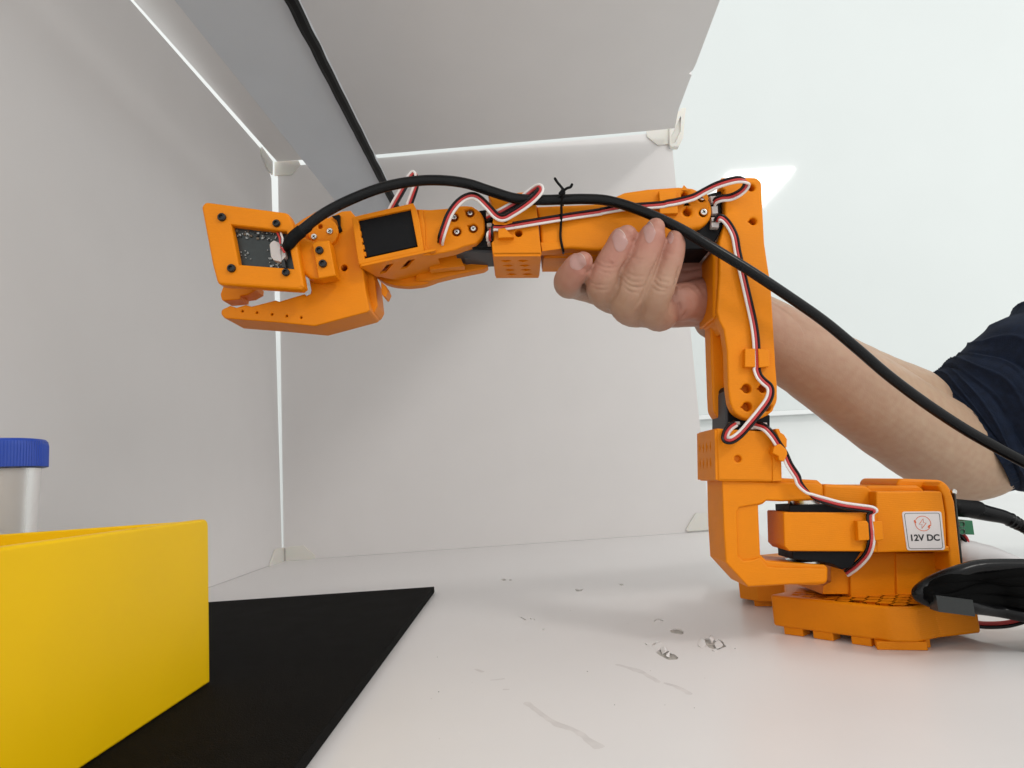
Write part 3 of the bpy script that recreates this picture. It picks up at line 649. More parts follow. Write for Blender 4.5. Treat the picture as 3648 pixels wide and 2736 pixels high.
A('motor_lug', prism(K1((1700, 1112), (1745, 1150), (1765, 1200), (1740, 1262, 1), (1708, 1225)), 402, 12, .6), orange, gb)
# hole under the jaw root, its inner shade painted as a darker orange disc
u1 = W(*K1((1110, 1512))[0], 392); u2 = W(*K1((1602, 1370))[0], 392); ue = (u2 - u1).normalized(); un = Y_.cross(ue)
if un.z > 0: un = -un
cE = u1 + ue * (u2 - u1).length * .62 + Y_ * 13
A('hole_shade', ([cE + un * (.08) + (ue * math.cos(k * .2618) * 4.6 + Y_ * math.sin(k * .2618) * 4.6) for k in range(24)] + [cE - un * 1 + (ue * math.cos(k * .2618) * 4.6 + Y_ * math.sin(k * .2618) * 4.6) for k in range(24)], [list(range(24))] + [[k, (k + 1) % 24, 24 + (k + 1) % 24, 24 + k] for k in range(24)]), mat('shade_orange', (.42, .10, .003), .6), gb)
hd = A('servo_horn_disc', prism([(q_[0], q_[1]) for q_ in K1(*[(1180 + 140 * math.cos(t_), 665 + 130 * math.sin(t_)) for t_ in [k * math.pi / 14 for k in range(28)]])], 388.5, 6, .8, holes=[(K1((1157, 620))[0], 1.35)]), orange, gb)
screw(K1((1105, 715))[0], 1.95, 388.3, steel, 1.2, hd); screw(K1((1247, 665))[0], 1.95, 388.3, steel, 1.2, hd)
A('slot', prism(K1((1262, 528), (1332, 512, .5), (1334, 600), (1350, 650), (1290, 700), (1322, 620), (1305, 560)), 389.6, 3, .2), black, gb)
A('body_shoulder', prism(K1((915, 612), (1000, 552), (1118, 484, 1), (1150, 492), (1200, 560), (1120, 620), (1000, 700), (930, 690)), 393, 24, 1), orange, gb)
A('jaw_tip', prism(K1((290, 1150), (582, 1150), (578, 1192, .5), (505, 1232, .5), (445, 1240), (440, 1272), (275, 1287, 2), (262, 1225, 2)), 404, 14, .8), orange)
# ---- camera mount
cm = A('camera_mount', prism(K1((92, 440, 3.2), (128, 398, 3.2), (872, 497, 4.5), (915, 600), (965, 880), (1015, 1160, 1.2), (980, 1187, 1.5), (238, 1140, 4), (190, 960)), 374, 8.5, 1.6,
    holes=[K1((360, 604), (852, 662), (917, 996), (426, 958))]), orange)
for p, r in (((282, 542), 2.35), ((770, 597), 2.15), ((368, 998), 2.35), ((855, 1035), 2.15)): socket(K1(p)[0], r, 374)
A('mount_neck', prism(K1((900, 600), (985, 700), (1085, 745), (1140, 770), (1160, 1092), (1062, 1085), (1000, 1035), (940, 1000)), 381, 12, 1.8), orange, cm)
A('mount_boss', prism(K1((1082, 772, 1), (1120, 752), (1238, 742, .8), (1262, 880), (1297, 1058, .8), (1140, 1088, .8), (1110, 900)), 378, 11, .8), orange, cm)
for p in ((1155, 838), (1185, 957)): socket(K1(p)[0], 2.3, 378)
pb = A('camera_board', prism(K1((345, 590), (870, 650), (935, 1010), (410, 975)), 379.5, 1.6, .1), pcb, cm)
random.seed(5)
def inq(u, v): return (360 + (490 - 0) * u + 66 * v, 612 + 62 * u + 345 * v)
for k in range(96):
    u, v = (random.random() * .8 + .02, random.random() * .22 + .03) if k < 52 else ((random.random() * .22 + .58, random.random() * .5 + .45) if k < 84 else (random.random() * .18 + .05, random.random() * .3 + .6))
    x, y = inq(u, v); w_, h_ = random.choice(((14, 9), (9, 14), (22, 18), (8, 8)))
    A('chip', prism(K1((x, y), (x + w_, y + 1), (x + w_ + 1, y + h_), (x + 1, y + h_)), 378.6, 1, .05), random.choice((comp, comp, tin, mat('tan_part', (.12, .09, .06), .5)) if k < 40 else (tin,)), pb)
jw = A('white_connector', join(prism(K1((704, 782), (716, 762), (742, 745), (800, 768), (806, 936), (740, 922), (716, 890)), 374.5, 5, .3), prism(K1((806, 790), (838, 800), (848, 888), (808, 932)), 375.3, 5, .3)), conn, pb)
for i, (p, q_) in enumerate((((775, 680), (800, 770)), ((805, 680), (822, 772)), ((790, 790), (835, 850)), ((800, 820), (838, 800)))):
    a_, b_ = K1(p)[0], K1(q_)[0]
    A('thin_wire', tube([W(*a_, 377), W((a_[0] + b_[0]) / 2 + 3, (a_[1] + b_[1]) / 2, 372.5), W(*b_, 373.5)], .6, 8), w_red if i % 2 == 0 else w_white, jw)
A('board_edge', prism(K1((795, 880), (830, 882), (850, 990), (815, 985)), 375.5, 3, .3), comp, pb)

# ---- ribbon cables: three wires side by side
def ribbon(pts, Ys, dirs=None, n=7, sp=1.5, r=.78):
    c = catmull([(p[0], p[1], Ys[i] if hasattr(Ys, '__len__') else Ys) for i, p in enumerate(pts)], n)
    if dirs: dd_ = catmull(dirs, n)
    rt = A('servo_cable', ([W(c[0][0], c[0][1], c[0][2]) + o * .7 for o in (Vector((0, 0, 0)), X_, Z_, Y_)], [[0, 1, 2], [0, 2, 3], [0, 3, 1], [1, 3, 2]]), w_red)
    P = [W(p[0], p[1], p[2]) for p in c]
    for kk, m in ((1, w_white), (0, w_red), (-1, w_black)):
        path = []
        for i, p in enumerate(P):
            if dirs: o = Vector((dd_[i][0], dd_[i][2] if len(dd_[i]) > 2 else 0, -dd_[i][1])); o.normalize()
            else:
                t = (P[min(i + 1, len(P) - 1)] - P[max(i - 1, 0)]).normalized(); o = Vector((t.z, 0, -t.x)).normalized()   # right of travel
            path.append(p + o * sp * kk)
        A('wire', tube(path, r, 9), m, rt)
Rt = (1, 0, 0)
p = K2((868, 742), (866, 700), (872, 652), (905, 628), (960, 628), (1100, 608), (1300, 575), (1600, 527), (1850, 490)) + K3((600, 472), (800, 440), (1100, 418), (1180, 402), (1260, 388), (1400, 350), (1500, 297), (1600, 248), (1700, 215), (1790, 196), (1850, 205), (1868, 235), (1840, 285), (1780, 328), (1720, 352), (1650, 360), (1600, 378), (1585, 400))
dr_ = [(-1, 0, .3), (-1, .1, .3), (-.7, .7, .2), (-.1, 1, 0)] + [(0.05, 1, 0)] * 12 + [(.2, 1, 0), (.2, 1, 0), (.15, 1, 0), (.3, .9, -.2), (.9, .5, -.1), (.9, .5, .2), (.6, .8, .3), (.3, 1, .2), (.1, 1, 0), (.1, 1, 0), (.1, 1, 0)]
ribbon(p, [384] + [379.5] * 4 + [379.5, 380, 382, 382.5, 382.5, 382, 381.5, 381, 381, 380.5, 379, 376, 374, 373, 373, 375, 377, 379, 381, 382, 384, 386], dr_[:len(p)] if len(dr_) >= len(p) else dr_ + [(0, 1, 0)] * (len(p) - len(dr_)))
ribbon(K2((-60, 560), (0, 440), (60, 335), (135, 205), (180, 148), (208, 160), (208, 240), (180, 330), (148, 420), (140, 480)), [402, 401, 400, 398, 397, 398, 399, 400, 401, 402], [(-1, -.4, 0), (-1, -.4, 0), (-1, -.5, 0), (-1, -.5, 0), (-.7, -.9, -.1), (-.3, -.2, -1), (-.6, 0, -.8), (-.9, 0, -.4), (-1, 0, -.2), (-1, 0, -.2)])
ribbon(K2((425, 770), (432, 720), (460, 630), (502, 520), (560, 432), (630, 370), (705, 345), (770, 368), (850, 445), (925, 525), (990, 545), (1070, 505), (1180, 435), (1265, 365), (1318, 300), (1305, 265), (1240, 305), (1140, 385), (1050, 440), (960, 490), (890, 520), (845, 540)), [386, 381, 379, 378, 377, 377, 377, 377, 377, 376, 375, 373.5, 371.5, 370, 370, 372, 376, 378, 379, 380, 382, 385])
ribbon(M3((285, 345), (300, 322), (332, 335), (372, 385), (402, 450), (418, 540), (440, 640), (470, 770), (500, 900), (522, 1000), (538, 1100), (545, 1200), (548, 1300)) + K4((878, 350), (905, 420), (955, 475), (1010, 525), (1022, 590), (990, 680), (900, 800), (800, 920), (700, 1030), (610, 1090), (545, 1080), (555, 1010), (600, 950), (650, 915)),
       [386, 383, 383, 384, 384, 384, 383.5, 383.5, 383.5, 383.5, 383.5, 383.8, 383.8, 383.5, 382.5, 381, 380, 379, 379, 379, 379, 380, 380, 382, 385, 388, 390])
ribbon(K4((860, 925), (960, 960), (1040, 1040), (1100, 1130), (1165, 1230), (1220, 1350), (1300, 1475)) + M1((345, 170), (400, 232), (470, 280), (570, 315), (700, 350), (850, 372), (940, 385), (968, 402), (935, 430), (938, 520), (945, 600), (935, 690), (900, 770), (820, 855), (738, 915)),
       [390, 385, 384, 384, 384, 384, 384, 384, 384, 385, 386, 386, 386, 385.5, 385, 386, 385.5, 385.5, 386, 389, 395, 402],
       [(-.4, .9, 0), (-.7, .7, 0), (-.8, .5, 0), (-.9, .4, 0), (-1, .4, 0), (-1, .3, 0), (-.9, .5, 0), (-.9, .5, -.3), (-.6, .3, -.7), (-.1, -.6, -.7), (0, -1, -.3), (.1, -1, 0), (.1, -1, 0), (.4, -.8, 0), (.9, -.2, 0), (1, 0, 0), (1, 0, 0), (1, 0, 0), (1, .2, 0), (.9, .5, 0), (.6, .8, 0), (.5, .9, 0)])

# ---- power side: plug, terminal, sleeved wire
pc_ = Thing('power_cable', 'black power cable with ribbed strain relief plugged into the right side of the base', 'cable', W(*M1((1650, 370))[0], 425))
pp = [W(*M1((1640, 370))[0], 425), W(*M1((1820, 385))[0], 428)]
pc_.add('plug', tube(pp, 5.4, 20), black)
c = catmull([W(*M1(p)[0], 428) for p in ((1780, 385), (1900, 415), (2050, 450), (2160, 505), (2212, 535), (2300, 590))], 12)
pc_.add('strain_relief', tube([Vector(q_) for q_ in c], [5.5 - 2.4 * min(1, i / 44) + (.45 if (i % 4 < 2 and i > 26) else 0) for i in range(len(c))], 18), cable_m)
gt = A('terminal', prism(M1((1660, 482), (1785, 478), (1802, 596), (1672, 590)), 420, 14, .4), green)
for p in ((1697, 508), (1700, 570)):
    x, y = p; A('terminal_socket', prism(M1((x - 22, y - 22), (x + 22, y - 22), (x + 24, y + 20), (x - 20, y + 20)), 419.3, 1, .1, holes=[(M1((x, y))[0], 1.6)]), mat('terminal_grey', (.16, .18, .17), .5), gt)
sl_ = Thing('wire_sleeve', 'pale plastic sleeve over wires leaving the base below the green terminal', 'cable sleeve', W(*M1((1700, 720))[0], 430))
c = catmull([W(*M1(p)[0], 430) for p in ((1705, 728), (1800, 748), (1930, 765), (2050, 800), (2160, 835), (2260, 880))], 8)
sl_.add('sleeve', tube([Vector(q_) for q_ in c], [7.2 - 4.2 * (max(0, i - 8) / 32) ** .8 for i in range(len(c))], 20, flat=(Y_, .7)), sleeve_w)
c = catmull([W(*M1(p)[0], 428) for p in ((1680, 600), (1715, 640), (1730, 690))], 6)
sl_.add('lead', tube([Vector(q_) for q_ in c], 1.2), w_black); sl_.add('lead', tube([Vector(q_) + Vector((1.6, 0, 1)) for q_ in c], 1.0), w_red)

# ---- bundled black cable resting on the base
bc = Thing('cable_bundle', 'coiled bundle of black cable with a tie, lying on the orange base', 'cable', W(*M1((1800, 1100))[0], 370))
matte = mat('cable_matte', (.004, .004, .004), .85, .03)
for k in range(21):
    s_ = (k % 7) / 6 * .4 + (0, 1.35, 2.75)[k // 7]; yy = 352 + 6.0 * (k % 7)
    wob = lambda q_: q_ + random.uniform(-1, 1)
    top = [(2900, 930 + 20 * s_), (2450, 868 + 26 * s_), (2212, 852 + 38 * s_ + (k % 3) * 14), (1850, 858 + 34 * s_ + (k % 2) * 22), (1620, 920 + 34 * s_), (1450, 990 + 30 * s_), (1360 + 16 * s_, 1050 + 8 * s_), (1336 + 40 * s_, 1088 - 2 * s_), (1375 + 22 * s_, 1122 - 12 * s_), (1500, 1160 - 20 * s_), (1740, 1190 - 44 * s_), (2000, 1225 - 60 * s_ - (k % 3) * 10), (2212, 1270 - 72 * s_ - (k % 2) * 14), (2450, 1330 - 60 * s_), (2900, 1380 - 60 * s_)]
    c = catmull([W(*M1((wob(p[0]), wob(p[1])))[0], yy + 3 * math.sin(p[0] * .01 + k)) for p in top], 8)
    bc.add('cable_loop', tube([Vector(q_) for q_ in c], 3.3, 12), cable_m if k < 7 and k % 2 == 0 else matte)
c = catmull([W(*M1(p)[0], 345.5) for p in ((1490, 1158), (1600, 1172), (1720, 1188), (1795, 1198))], 6)
V = []
for q_ in c: q_ = Vector(q_); V += [q_ + Z_ * 3.4, q_ - Z_ * 4.4, q_ - Z_ * 4.4 + Y_ * 7, q_ + Z_ * 3.4 + Y_ * 7]
n = len(c); F = [[4 * i + j, 4 * i + (j + 1) % 4, 4 * i + 4 + (j + 1) % 4, 4 * i + 4 + j] for i in range(n - 1) for j in range(4)] + [[3, 2, 1, 0], [4 * n - 4, 4 * n - 3, 4 * n - 2, 4 * n - 1]]
bc.add('cable_tie', (V, F), mat('tie_black', (.010, .013, .013), .3, .5))
lw = Thing('power_leads', 'thin red and black leads lying on the table right of the base', 'wire', G(*M1((1900, 1370))[0]))
for dz, m in ((0, w_black), (1.9, w_red)):
    c = catmull([W(*M1(p)[0], 400 - 1.0 * i) + Z_ * dz for i, p in enumerate(((1800, 1352), (1900, 1362), (2040, 1358), (2150, 1338), (2300, 1290)))], 8)
    lw.add('lead', tube([Vector(q_) for q_ in c], 1.15), m)

# ---- camera cable and twist tie
uc = Thing('camera_cable', 'thick black cable running from the camera board over the arm down to the lower right', 'cable', W(*D((1000, 400))[0], 372))
cp = [(652, 497, 371), (700, 461, 370), (760, 430, 369), (830, 404, 369), (900, 391, 370), (960, 390, 371), (1010, 397, 373), (1060, 413, 375), (1110, 428, 376), (1160, 432, 377), (1215, 431, 377.5), (1262, 430, 377.5), (1310, 433, 377), (1362, 447, 375), (1420, 470, 373), (1480, 500, 371), (1550, 542, 370), (1620, 585, 370), (1700, 638, 371), (1780, 694, 372), (1850, 752, 372), (1920, 812, 372), (2000, 872, 371), (2080, 925, 370), (2150, 965, 368), (2230, 1008, 366), (2320, 1060, 364), (2500, 1170, 362), (2800, 1330, 365), (3100, 1420, 380)]
c = catmull([W(*D((p[0], p[1]))[0], p[2]) for p in cp], 10)
uc.add('cable_jacket', tube([Vector(q_) for q_ in c], 3.0, 20), cable_m)
c = catmull([W(*K1((p[0], p[1]))[0], p[2]) for p in ((862, 800, 374), (880, 775, 373), (925, 715, 372), (985, 665, 371), (1040, 625, 371))], 8)
uc.add('heat_shrink', tube([Vector(q_) for q_ in c], [3.0 + .8 * min(1, i / 14) - (0 if i < 26 else .5) for i in range(len(c))], 18, flat=(Y_, .8)), black)
tt = Thing('twist_tie', 'thin black twist tie knotted round the forearm and the camera cable', 'tie', W(*K3((250, 305))[0], 372))
ring = [K3(p)[0] + (y,) for p, y in (((248, 300), 373), ((252, 335), 373.6), ((246, 420), 377), ((246, 500), 379.5), ((240, 620), 383.3), ((238, 700), 383.6), ((252, 780), 383.8), ((262, 822), 386), ((262, 845), 400), ((268, 860), 428), ((262, 700), 430), ((258, 440), 430), ((252, 380), 420), ((250, 300), 395), ((248, 292), 380), ((246, 300), 374))]
tt.add('loop', tube([Vector(q_) for q_ in catmull([W(*p) for p in ring], 8)], .75, 8), black)
tt.add('tail', tube([Vector(q_) for q_ in catmull([W(*K3((a_, b_))[0], y) for a_, b_, y in ((250, 325, 371.5), (232, 318, 371), (252, 296, 371), (262, 285, 372), (240, 255, 372), (212, 222, 372), (190, 188, 371))], 6)], .8, 8), black)
tt.add('tail', tube([Vector(q_) for q_ in catmull([W(*K3((a_, b_))[0], y) for a_, b_, y in ((236, 320, 371.6), (268, 318, 371), (270, 292, 371), (295, 272, 370), (325, 262, 370), (338, 240, 370))], 6)], .8, 8), black)
# ================================================================== the person: hand, forearm, rolled sleeve
person = Thing('person', 'hand and bare forearm in a rolled navy sleeve, holding up the orange robot arm', 'person', W(*L3((900, 800))[0], 490))
def chain(c, pts, n=8, seg=20, **k):
    """pts (x,y,Y,r) crop px + mm"""
    q = c(*[(p[0], p[1]) for p in pts])
    P = catmull([tuple(W(*q[i], pts[i][2])) + (pts[i][3],) for i in range(len(pts))], n)
    return tube([Vector(p[:3]) for p in P], [max(.3, p[3]) for p in P], seg, **k)
bits = [
 # index, middle, ring, little finger: tip first, knuckles, back towards the palm
 chain(L6, [(560, 665, 371, 5.6), (520, 700, 373, 7.4), (450, 790, 377, 8.0), (395, 880, 383, 8.4), (400, 925, 394, 8.6), (470, 930, 406, 8.8), (620, 960, 420, 9.6), (800, 1010, 428, 10)]),
 chain(L6, [(1055, 370, 372, 5.8), (1010, 420, 373, 7.6), (950, 545, 374, 8.1), (865, 700, 376, 8.6), (775, 880, 379, 9.0), (778, 985, 385, 9.2), (850, 1060, 398, 9.6), (1000, 1090, 412, 10.5), (1200, 1080, 424, 11)]),
 chain(L6, [(1375, 285, 370, 5.4), (1350, 350, 371, 7.2), (1297, 500, 372, 7.9), (1222, 690, 373, 8.5), (1150, 880, 376, 9.0), (1080, 1040, 380, 9.2), (1040, 1150, 388, 9.8), (1130, 1210, 402, 10.8), (1300, 1180, 416, 12)]),
 chain(L6, [(1600, 400, 374, 4.9), (1590, 460, 375, 6.3), (1560, 620, 375, 6.7), (1500, 800, 376, 7.2), (1430, 960, 378, 8.2), (1360, 1100, 383, 9.0), (1330, 1200, 392, 10.6), (1420, 1240, 404, 12)]),
 # back of hand / heel, palm, thumb root behind the arm
 chain(L6, [(1000, 1150, 402, 8), (1220, 1220, 406, 10), (1400, 1205, 410, 11.5), (1600, 1180, 418, 13), (1850, 1130, 428, 16), (2050, 1120, 436, 18)]),
 chain(L6, [(1300, 1080, 410, 10), (1560, 1130, 406, 11.5), (1750, 1120, 412, 12.5), (1950, 1100, 424, 16)]),
 chain(L6, [(1000, 1000, 420, 9), (1400, 900, 428, 14), (1750, 900, 432, 18), (2000, 1000, 438, 21)]),
 chain(L6, [(1500, 600, 444, 10), (1720, 700, 442, 15), (1900, 800, 442, 18), (2100, 980, 444, 21)]),
 chain(L6, [(900, 640, 436, 8), (1200, 560, 440, 9.5), (1500, 600, 444, 11), (1800, 760, 446, 15)]),
 # wrist and forearm
 chain(L6, [(1800, 1060, 432, 17), (2100, 1120, 442, 19)]) ,
 chain(L3, [(-60, 230, 436, 19), (100, 300, 442, 20.5), (300, 408, 450, 23), (620, 600, 468, 27), (900, 780, 490, 31), (1200, 985, 515, 34), (1480, 1160, 538, 36), (1650, 1235, 548, 34), (1850, 1130, 552, 36), (2100, 950, 556, 42)], n=6, seg=40),
 chain(L3, [(-40, 200, 452, 15), (160, 270, 462, 19), (420, 420, 480, 22), (900, 690, 515, 26), (1250, 860, 540, 30)], n=6, seg=32),
 chain(L3, [(1120, 700, 540, 17), (1420, 900, 558, 27), (1660, 1000, 565, 35), (2000, 900, 560, 44)], n=6, seg=32),
]
V, F = join(*bits)
me = bpy.data.meshes.new('b'); me.from_pydata([(v * .001)[:] for v in V], [], F)
bm = bmesh.new(); bm.from_mesh(me); bmesh.ops.recalc_face_normals(bm, faces=bm.faces); bm.to_mesh(me); bm.free()
tmp = bpy.data.objects.new('b', me); COL.objects.link(tmp)
md = tmp.modifiers.new('r', 'REMESH'); md.mode = 'VOXEL'; md.voxel_size = .00085; md.adaptivity = 0
sm = tmp.modifiers.new('s', 'SMOOTH'); sm.factor = .5; sm.iterations = 4
dg = bpy.context.evaluated_depsgraph_get(); ev = tmp.evaluated_get(dg); m2_ = ev.to_mesh()
nv = len(m2_.vertices); co = np.empty(nv * 3); m2_.vertices.foreach_get('co', co); co = co.reshape(-1, 3) * 1000
no = np.empty(nv * 3); m2_.vertices.foreach_get('normal', no); no = no.reshape(-1, 3)
faces = [list(p.vertices) for p in m2_.polygons]; ev.to_mesh_clear(); bpy.data.objects.remove(tmp)
# skin creases carved where the joints fold
rel = co - np.array(CAM); rv, uv, fv = (np.array(a) for a in (rgt, upv, fwd))
dep = rel @ fv; pxx = CX + FPX * (rel @ rv) / dep; pxy = CY - FPX * (rel @ uv) / dep
facing = np.clip(-(no * rel).sum(1) / np.linalg.norm(rel, axis=1), 0, 1)
disp = np.zeros(nv)
def crease(c, pts, depth, wd, ymax=440, ymin=0, fmin=.15):
    global disp
    q = catmull([p for p in c(*pts)], 6); best = np.full(nv, 1e9); tt = np.zeros(nv)
    for i in range(len(q) - 1):
        a, b = q[i], q[i + 1]; ab = b - a; t = np.clip(((pxx - a[0]) * ab[0] + (pxy - a[1]) * ab[1]) / (ab @ ab), 0, 1)
        d = np.hypot(pxx - a[0] - t * ab[0], pxy - a[1] - t * ab[1]); k = d < best; best = np.where(k, d, best); tt = np.where(k, (i + t) / (len(q) - 1), tt)
    dmm = best * dep / FPX
    disp += np.where((co[:, 1] < ymax) & (co[:, 1] > ymin) & (facing > fmin), -depth * np.exp(-(dmm / wd) ** 2) * np.sin(np.pi * np.clip(tt, .03, .97)) ** .5, 0)
# knuckle wrinkles (crop L6)
for cpts, dpt in ([[(700, 680), (760, 720), (860, 740), (940, 730)], .35], [[(740, 640), (820, 690), (930, 690)], .22], [[(730, 760), (800, 790), (900, 800)], .2],
                  [[(620, 880), (700, 930), (820, 930)], .25], [[(650, 950), (740, 990), (850, 980)], .25], [[(1000, 870), (1080, 940), (1200, 960), (1270, 930)], .4], [[(1010, 820), (1100, 890), (1220, 900)], .3],
                  [[(1000, 930), (1080, 1000), (1180, 1020)], .3], [[(1030, 780), (1130, 830), (1260, 830)], .25], [[(1100, 610), (1190, 640), (1290, 640)], .25], [[(1120, 650), (1200, 680), (1290, 680)], .18],
                  [[(1370, 830), (1440, 890), (1540, 910)], .35], [[(1350, 880), (1420, 950), (1530, 980)], .4], [[(1330, 950), (1400, 1000), (1500, 1010)], .3], [[(1500, 560), (1560, 580), (1620, 570)], .18],
                  [[(1380, 790), (1460, 830), (1560, 840)], .22], [[(1440, 620), (1500, 650), (1600, 650)], .15],
                  [[(860, 640), (890, 660), (910, 690)], -.3]):
    crease(L6, cpts, dpt * 1.9, .6)
# clefts between the fingers
for cpts, dpt in ([[(655, 600), (640, 690), (600, 800), (575, 880)], .7], [[(1150, 560), (1060, 660), (985, 770), (965, 900), (940, 1010), (880, 1110)], 1.0], [[(1480, 470), (1400, 650), (1330, 800), (1280, 920), (1220, 1070), (1110, 1225)], 1.1], [[(1640, 740), (1610, 880), (1585, 1030)], 1.5]):
    crease(L6, cpts, dpt, .75, 410, fmin=.45)
# palm creases
for cpts, dpt in ([[(1640, 770), (1750, 765), (1850, 745), (1950, 725)], 1.0], [[(1585, 1030), (1620, 1100), (1645, 1200), (1640, 1300)], 1.5], [[(1640, 960), (1720, 930), (1800, 960), (1860, 1040)], .7], [[(1720, 1060), (1780, 1120), (1800, 1200)], .6],
                  [[(1620, 1340), (1700, 1280), (1730, 1220)], .9], [[(1820, 900), (1880, 960), (1940, 1060)], .6], [[(1440, 1300), (1520, 1240), (1560, 1160)], .5], [[(1480, 1330), (1560, 1280), (1600, 1200)], .5], [[(1400, 1260), (1480, 1200), (1520, 1140)], .35], [[(1760, 850), (1850, 830), (1950, 850)], .4]):
    crease(L6, cpts, dpt, .95, 470, 395)
# tendon ridge and soft hollows on the forearm
crease(L3, [(310, 150), (420, 215), (560, 290), (680, 340)], -1.5, 3.2, 520, 430)
crease(L3, [(300, 215), (430, 290), (600, 390)], .9, 4.5, 520, 430)
crease(L3, [(560, 330), (800, 520), (1000, 640), (1250, 800)], -1.2, 10, 600, 430)
# fine skin relief
lo = np.array([noise.noise(Vector((p[0] * .09, p[1] * .09, p[2] * .09))) for p in co]) * .35
hand = co[:, 1] < 432
fine = np.array([noise.noise(Vector((p[0] * .55, p[1] * .4, p[2] * .9))) for p in co]) * .13
disp += np.where(hand, lo * .5 + fine, lo)
co = co + no * disp[:, None]
org = person.org
me = bpy.data.meshes.new('arm_and_hand'); me.from_pydata(((co - np.array(org)) * .001).tolist(), [], faces); me.update()
me.polygons.foreach_set('use_smooth', [True] * len(me.polygons))
# natural skin colouring: rosy fingertips, knuckles and palm, paler forearm
def dpt(c, p, Y): q = c(p)[0]; return np.array(W(q[0], q[1], Y))
base = np.tile(np.array([.405, .24, .162]), (nv, 1)); rosy = np.array([.41, .168, .128]); pale = np.array([.44, .295, .20])
def blend(wt, c): 
    global base
    wt = np.clip(wt, 0, 1)[:, None]; base = base * (1 - wt) + c * wt
blend((co[:, 1] - 428) / 40, pale)
for c_, p_, Y_1, rad, st in ((L6, (540, 680), 366, 14, .95), (L6, (1010, 420), 366, 16, .8), (L6, (1350, 340), 364, 15, .7), (L6, (1590, 440), 368, 13, .65), (L6, (1780, 1000), 412, 26, .75), (L6, (1850, 720), 426, 20, .8), (L6, (880, 640), 367, 6, .4), (L6, (420, 900), 375, 9, .4), (L6, (1650, 1200), 400, 12, .6)):
    d_ = np.linalg.norm(co - dpt(c_, p_, Y_1), axis=1); blend(st * np.exp(-(d_ / rad) ** 2), rosy)
mot = np.array([noise.noise(Vector((p[0] * .22, p[1] * .22, p[2] * .22))) for p in co])
base = base * (1 + .10 * mot[:, None] * np.array([.5, 1.0, 1.0]))
ca = me.color_attributes.new('skin', 'FLOAT_COLOR', 'POINT'); ca.data.foreach_set('color', np.concatenate([np.clip(base, 0, 1), np.ones((nv, 1))], 1).ravel())
sk = mat('skin', (.4, .23, .16), .52, .4, bump=.35, bscale=900, bdist=.0004, sss=.12, sssr=(1, .35, .2))
nt = sk.node_tree; at = nt.nodes.new('ShaderNodeAttribute'); at.attribute_name = 'skin'; nt.links.new(at.outputs['Color'], nt.nodes['Principled BSDF'].inputs['Base Color'])
me.materials.append(sk)
bo_ = bpy.data.objects.new('arm_and_hand', me); COL.objects.link(bo_); bo_.parent = person.root
# fingernails laid on the fingertips
bvh = BVHTree.FromPolygons(co.tolist(), faces)
def nail(cx, cy, ax, ay, ln, wd, arc=1.0, edge=True, shear=0.):
    """centre (L6 px), axis towards the tip, half length / half width in px"""
    al = math.hypot(ax, ay); ax, ay = ax / al, ay / al; bx_, by_ = -ay, ax
    n1_, n2_ = 16, 12
    def patch(t0, t1, lift):
        Vv, Ff = [], []
        for i in range(n1_ + 1):
            t = t0 + (t1 - t0) * i / n1_
            hw = wd * (1 - abs(t) ** 3.2 * .42) if t < 0 else wd * (1 - max(0, abs(t) - .75) ** 2 * 5.0)
            for j in range(n2_ + 1):
                s_ = -1 + 2 * j / n2_
                tl = t - .22 * s_ * s_ * (1 if t > 0 else -1) * abs(t)
                x = cx + ax * tl * ln + bx_ * s_ * hw + ax * shear * s_ * ln; y = cy + ay * tl * ln + by_ * s_ * hw + ay * shear * s_ * ln
                for sh_ in range(12):
                    q_ = L6((x, y))[0]; d = ray(*q_).normalized(); h = bvh.ray_cast(CAM, d)
                    if h[0] is not None and -h[1].dot(d) > .28 and h[0].y < 382: break
                    x = cx + (x - cx) * .93; y = cy + (y - cy) * .93
                p_ = Vector(h[0]) if h[0] is not None else CAM + d * 375
                nn_ = Vector(h[1]) if h[0] is not None else -d
                Vv.append(p_ - d * (lift + .12 * (1 - s_ * s_)) )
        for i in range(n1_):
            for j in range(n2_):
                a = i * (n2_ + 1) + j; Ff.append([a, a + 1, a + n2_ + 2, a + n2_ + 1])
        k = len(Vv); back_ = [v + Y_ * .5 for v in Vv]
        rim = [j for j in range(n2_ + 1)] + [(i + 1) * (n2_ + 1) + n2_ for i in range(n1_)] + [n1_ * (n2_ + 1) + j for j in range(n2_ - 1, -1, -1)] + [i * (n2_ + 1) for i in range(n1_ - 1, 0, -1)]
        Ff += [[rim[i], rim[(i + 1) % len(rim)], k + rim[(i + 1) % len(rim)], k + rim[i]] for i in range(len(rim))]
        return Vv + back_, Ff
    o = person.add('fingernail', patch(-1, .93, .16), nailm, sharp=60)
    if edge: person.add('nail_edge', patch(.92, 1.0, .22), nailtip, o, sharp=60)
nail(497, 668, .75, -.66, 96, 90, shear=-.05)
nail(972, 432, .49, -.87, 100, 96, shear=-.33)
nail(1305, 338, .36, -.93, 98, 74, shear=-.40)
nail(1545, 402, .36, -.93, 56, 38, shear=-.35)

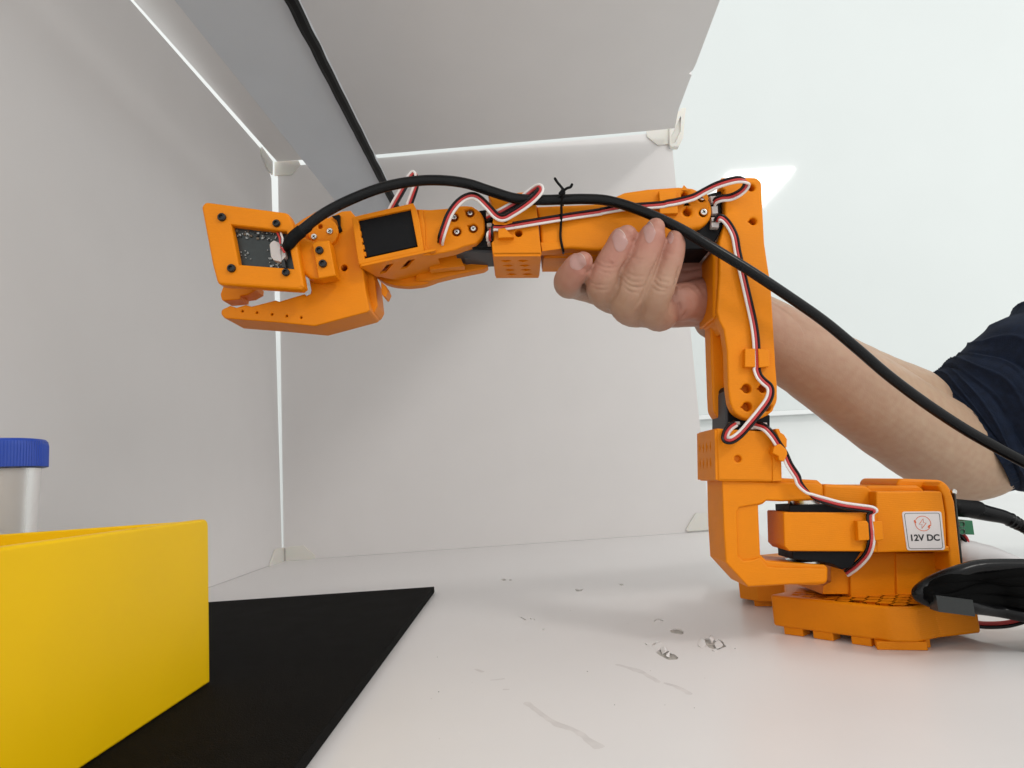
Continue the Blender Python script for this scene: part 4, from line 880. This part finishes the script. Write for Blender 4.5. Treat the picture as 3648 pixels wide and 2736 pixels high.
# rolled sleeve --------------------------------------------------------------------------
axis = [W(*L3(p)[0], y) for p, y in (((1592, 1100), 556), ((1685, 1045), 553), ((1860, 960), 546), ((2080, 850), 538), ((2350, 720), 528), ((2700, 560), 515), ((3300, 300), 500), ((4000, 0), 490))]
ax_ = catmull([tuple(a_) + (r_,) for a_, r_ in zip(axis, (49, 52, 56, 61, 66, 70, 74, 76))], 26)
seg = 220; V, F = [], []; n = len(ax_)
nrm0 = (axis[1] - axis[0]).normalized()
for i, p in enumerate(ax_):
    c_ = Vector(p[:3]); r_ = p[3]; t = (Vector(ax_[min(i + 1, n - 1)][:3]) - Vector(ax_[max(i - 1, 0)][:3])).normalized()
    up_ = (Z_ - t * t.z).normalized(); sd = t.cross(up_)
    for k in range(seg):
        a = 2 * math.pi * k / seg; d = up_ * math.cos(a) + sd * math.sin(a)
        s_ = i / 130
        # folds: sharp ridges wrapping the sleeve at a slant, cuff band ribbed
        q_ = c_ * .016 + d * .55
        nz1, nz2 = noise.noise(q_ * .9), noise.noise(q_ * 2.1 + Vector((9, 2, 4)))
        wv = s_ * 15 + 1.0 * math.sin(a + 2.1) + 3.2 * nz1 + .8 * nz2
        amp = (.35 + 1.1 * abs(noise.noise(Vector((a * .9, s_ * 5, 3)))) + .35 * math.sin(a * 2 + s_ * 9)) * min(1, max(0, (s_ - .14) / .1))
        fold = 7.5 * (abs(math.sin(wv)) ** .65 - .5) * max(.15, amp) + 2.0 * (1 - abs(math.sin(wv * 2.3 + 2 * nz2 + a))) ** 3 * min(1, max(0, (s_ - .14) / .1)) + 3.5 * nz2
        cuff = 1 if s_ < .13 else 0
        rib = .45 * math.cos(k * 2 * math.pi / 4) if cuff and s_ > .02 else 0
        seam = -1.3 * math.exp(-((s_ - .135) / .009) ** 2) - .8 * math.exp(-((s_ - .105) / .006) ** 2)
        rr_ = r_ + fold + rib + seam + (1.6 if cuff else 0)
        V.append(c_ + d * rr_ + t * (2.0 * noise.noise(d * 1.3)) * (1 - s_))
for i in range(n - 1):
    for k in range(seg): F.append([i * seg + k, i * seg + (k + 1) % seg, (i + 1) * seg + (k + 1) % seg, (i + 1) * seg + k])
slv = person.add('rolled_sleeve', (V, F), navy, sharp=0)
so = slv.modifiers.new('th', 'SOLIDIFY'); so.thickness = .0022; so.offset = -1
#PART4
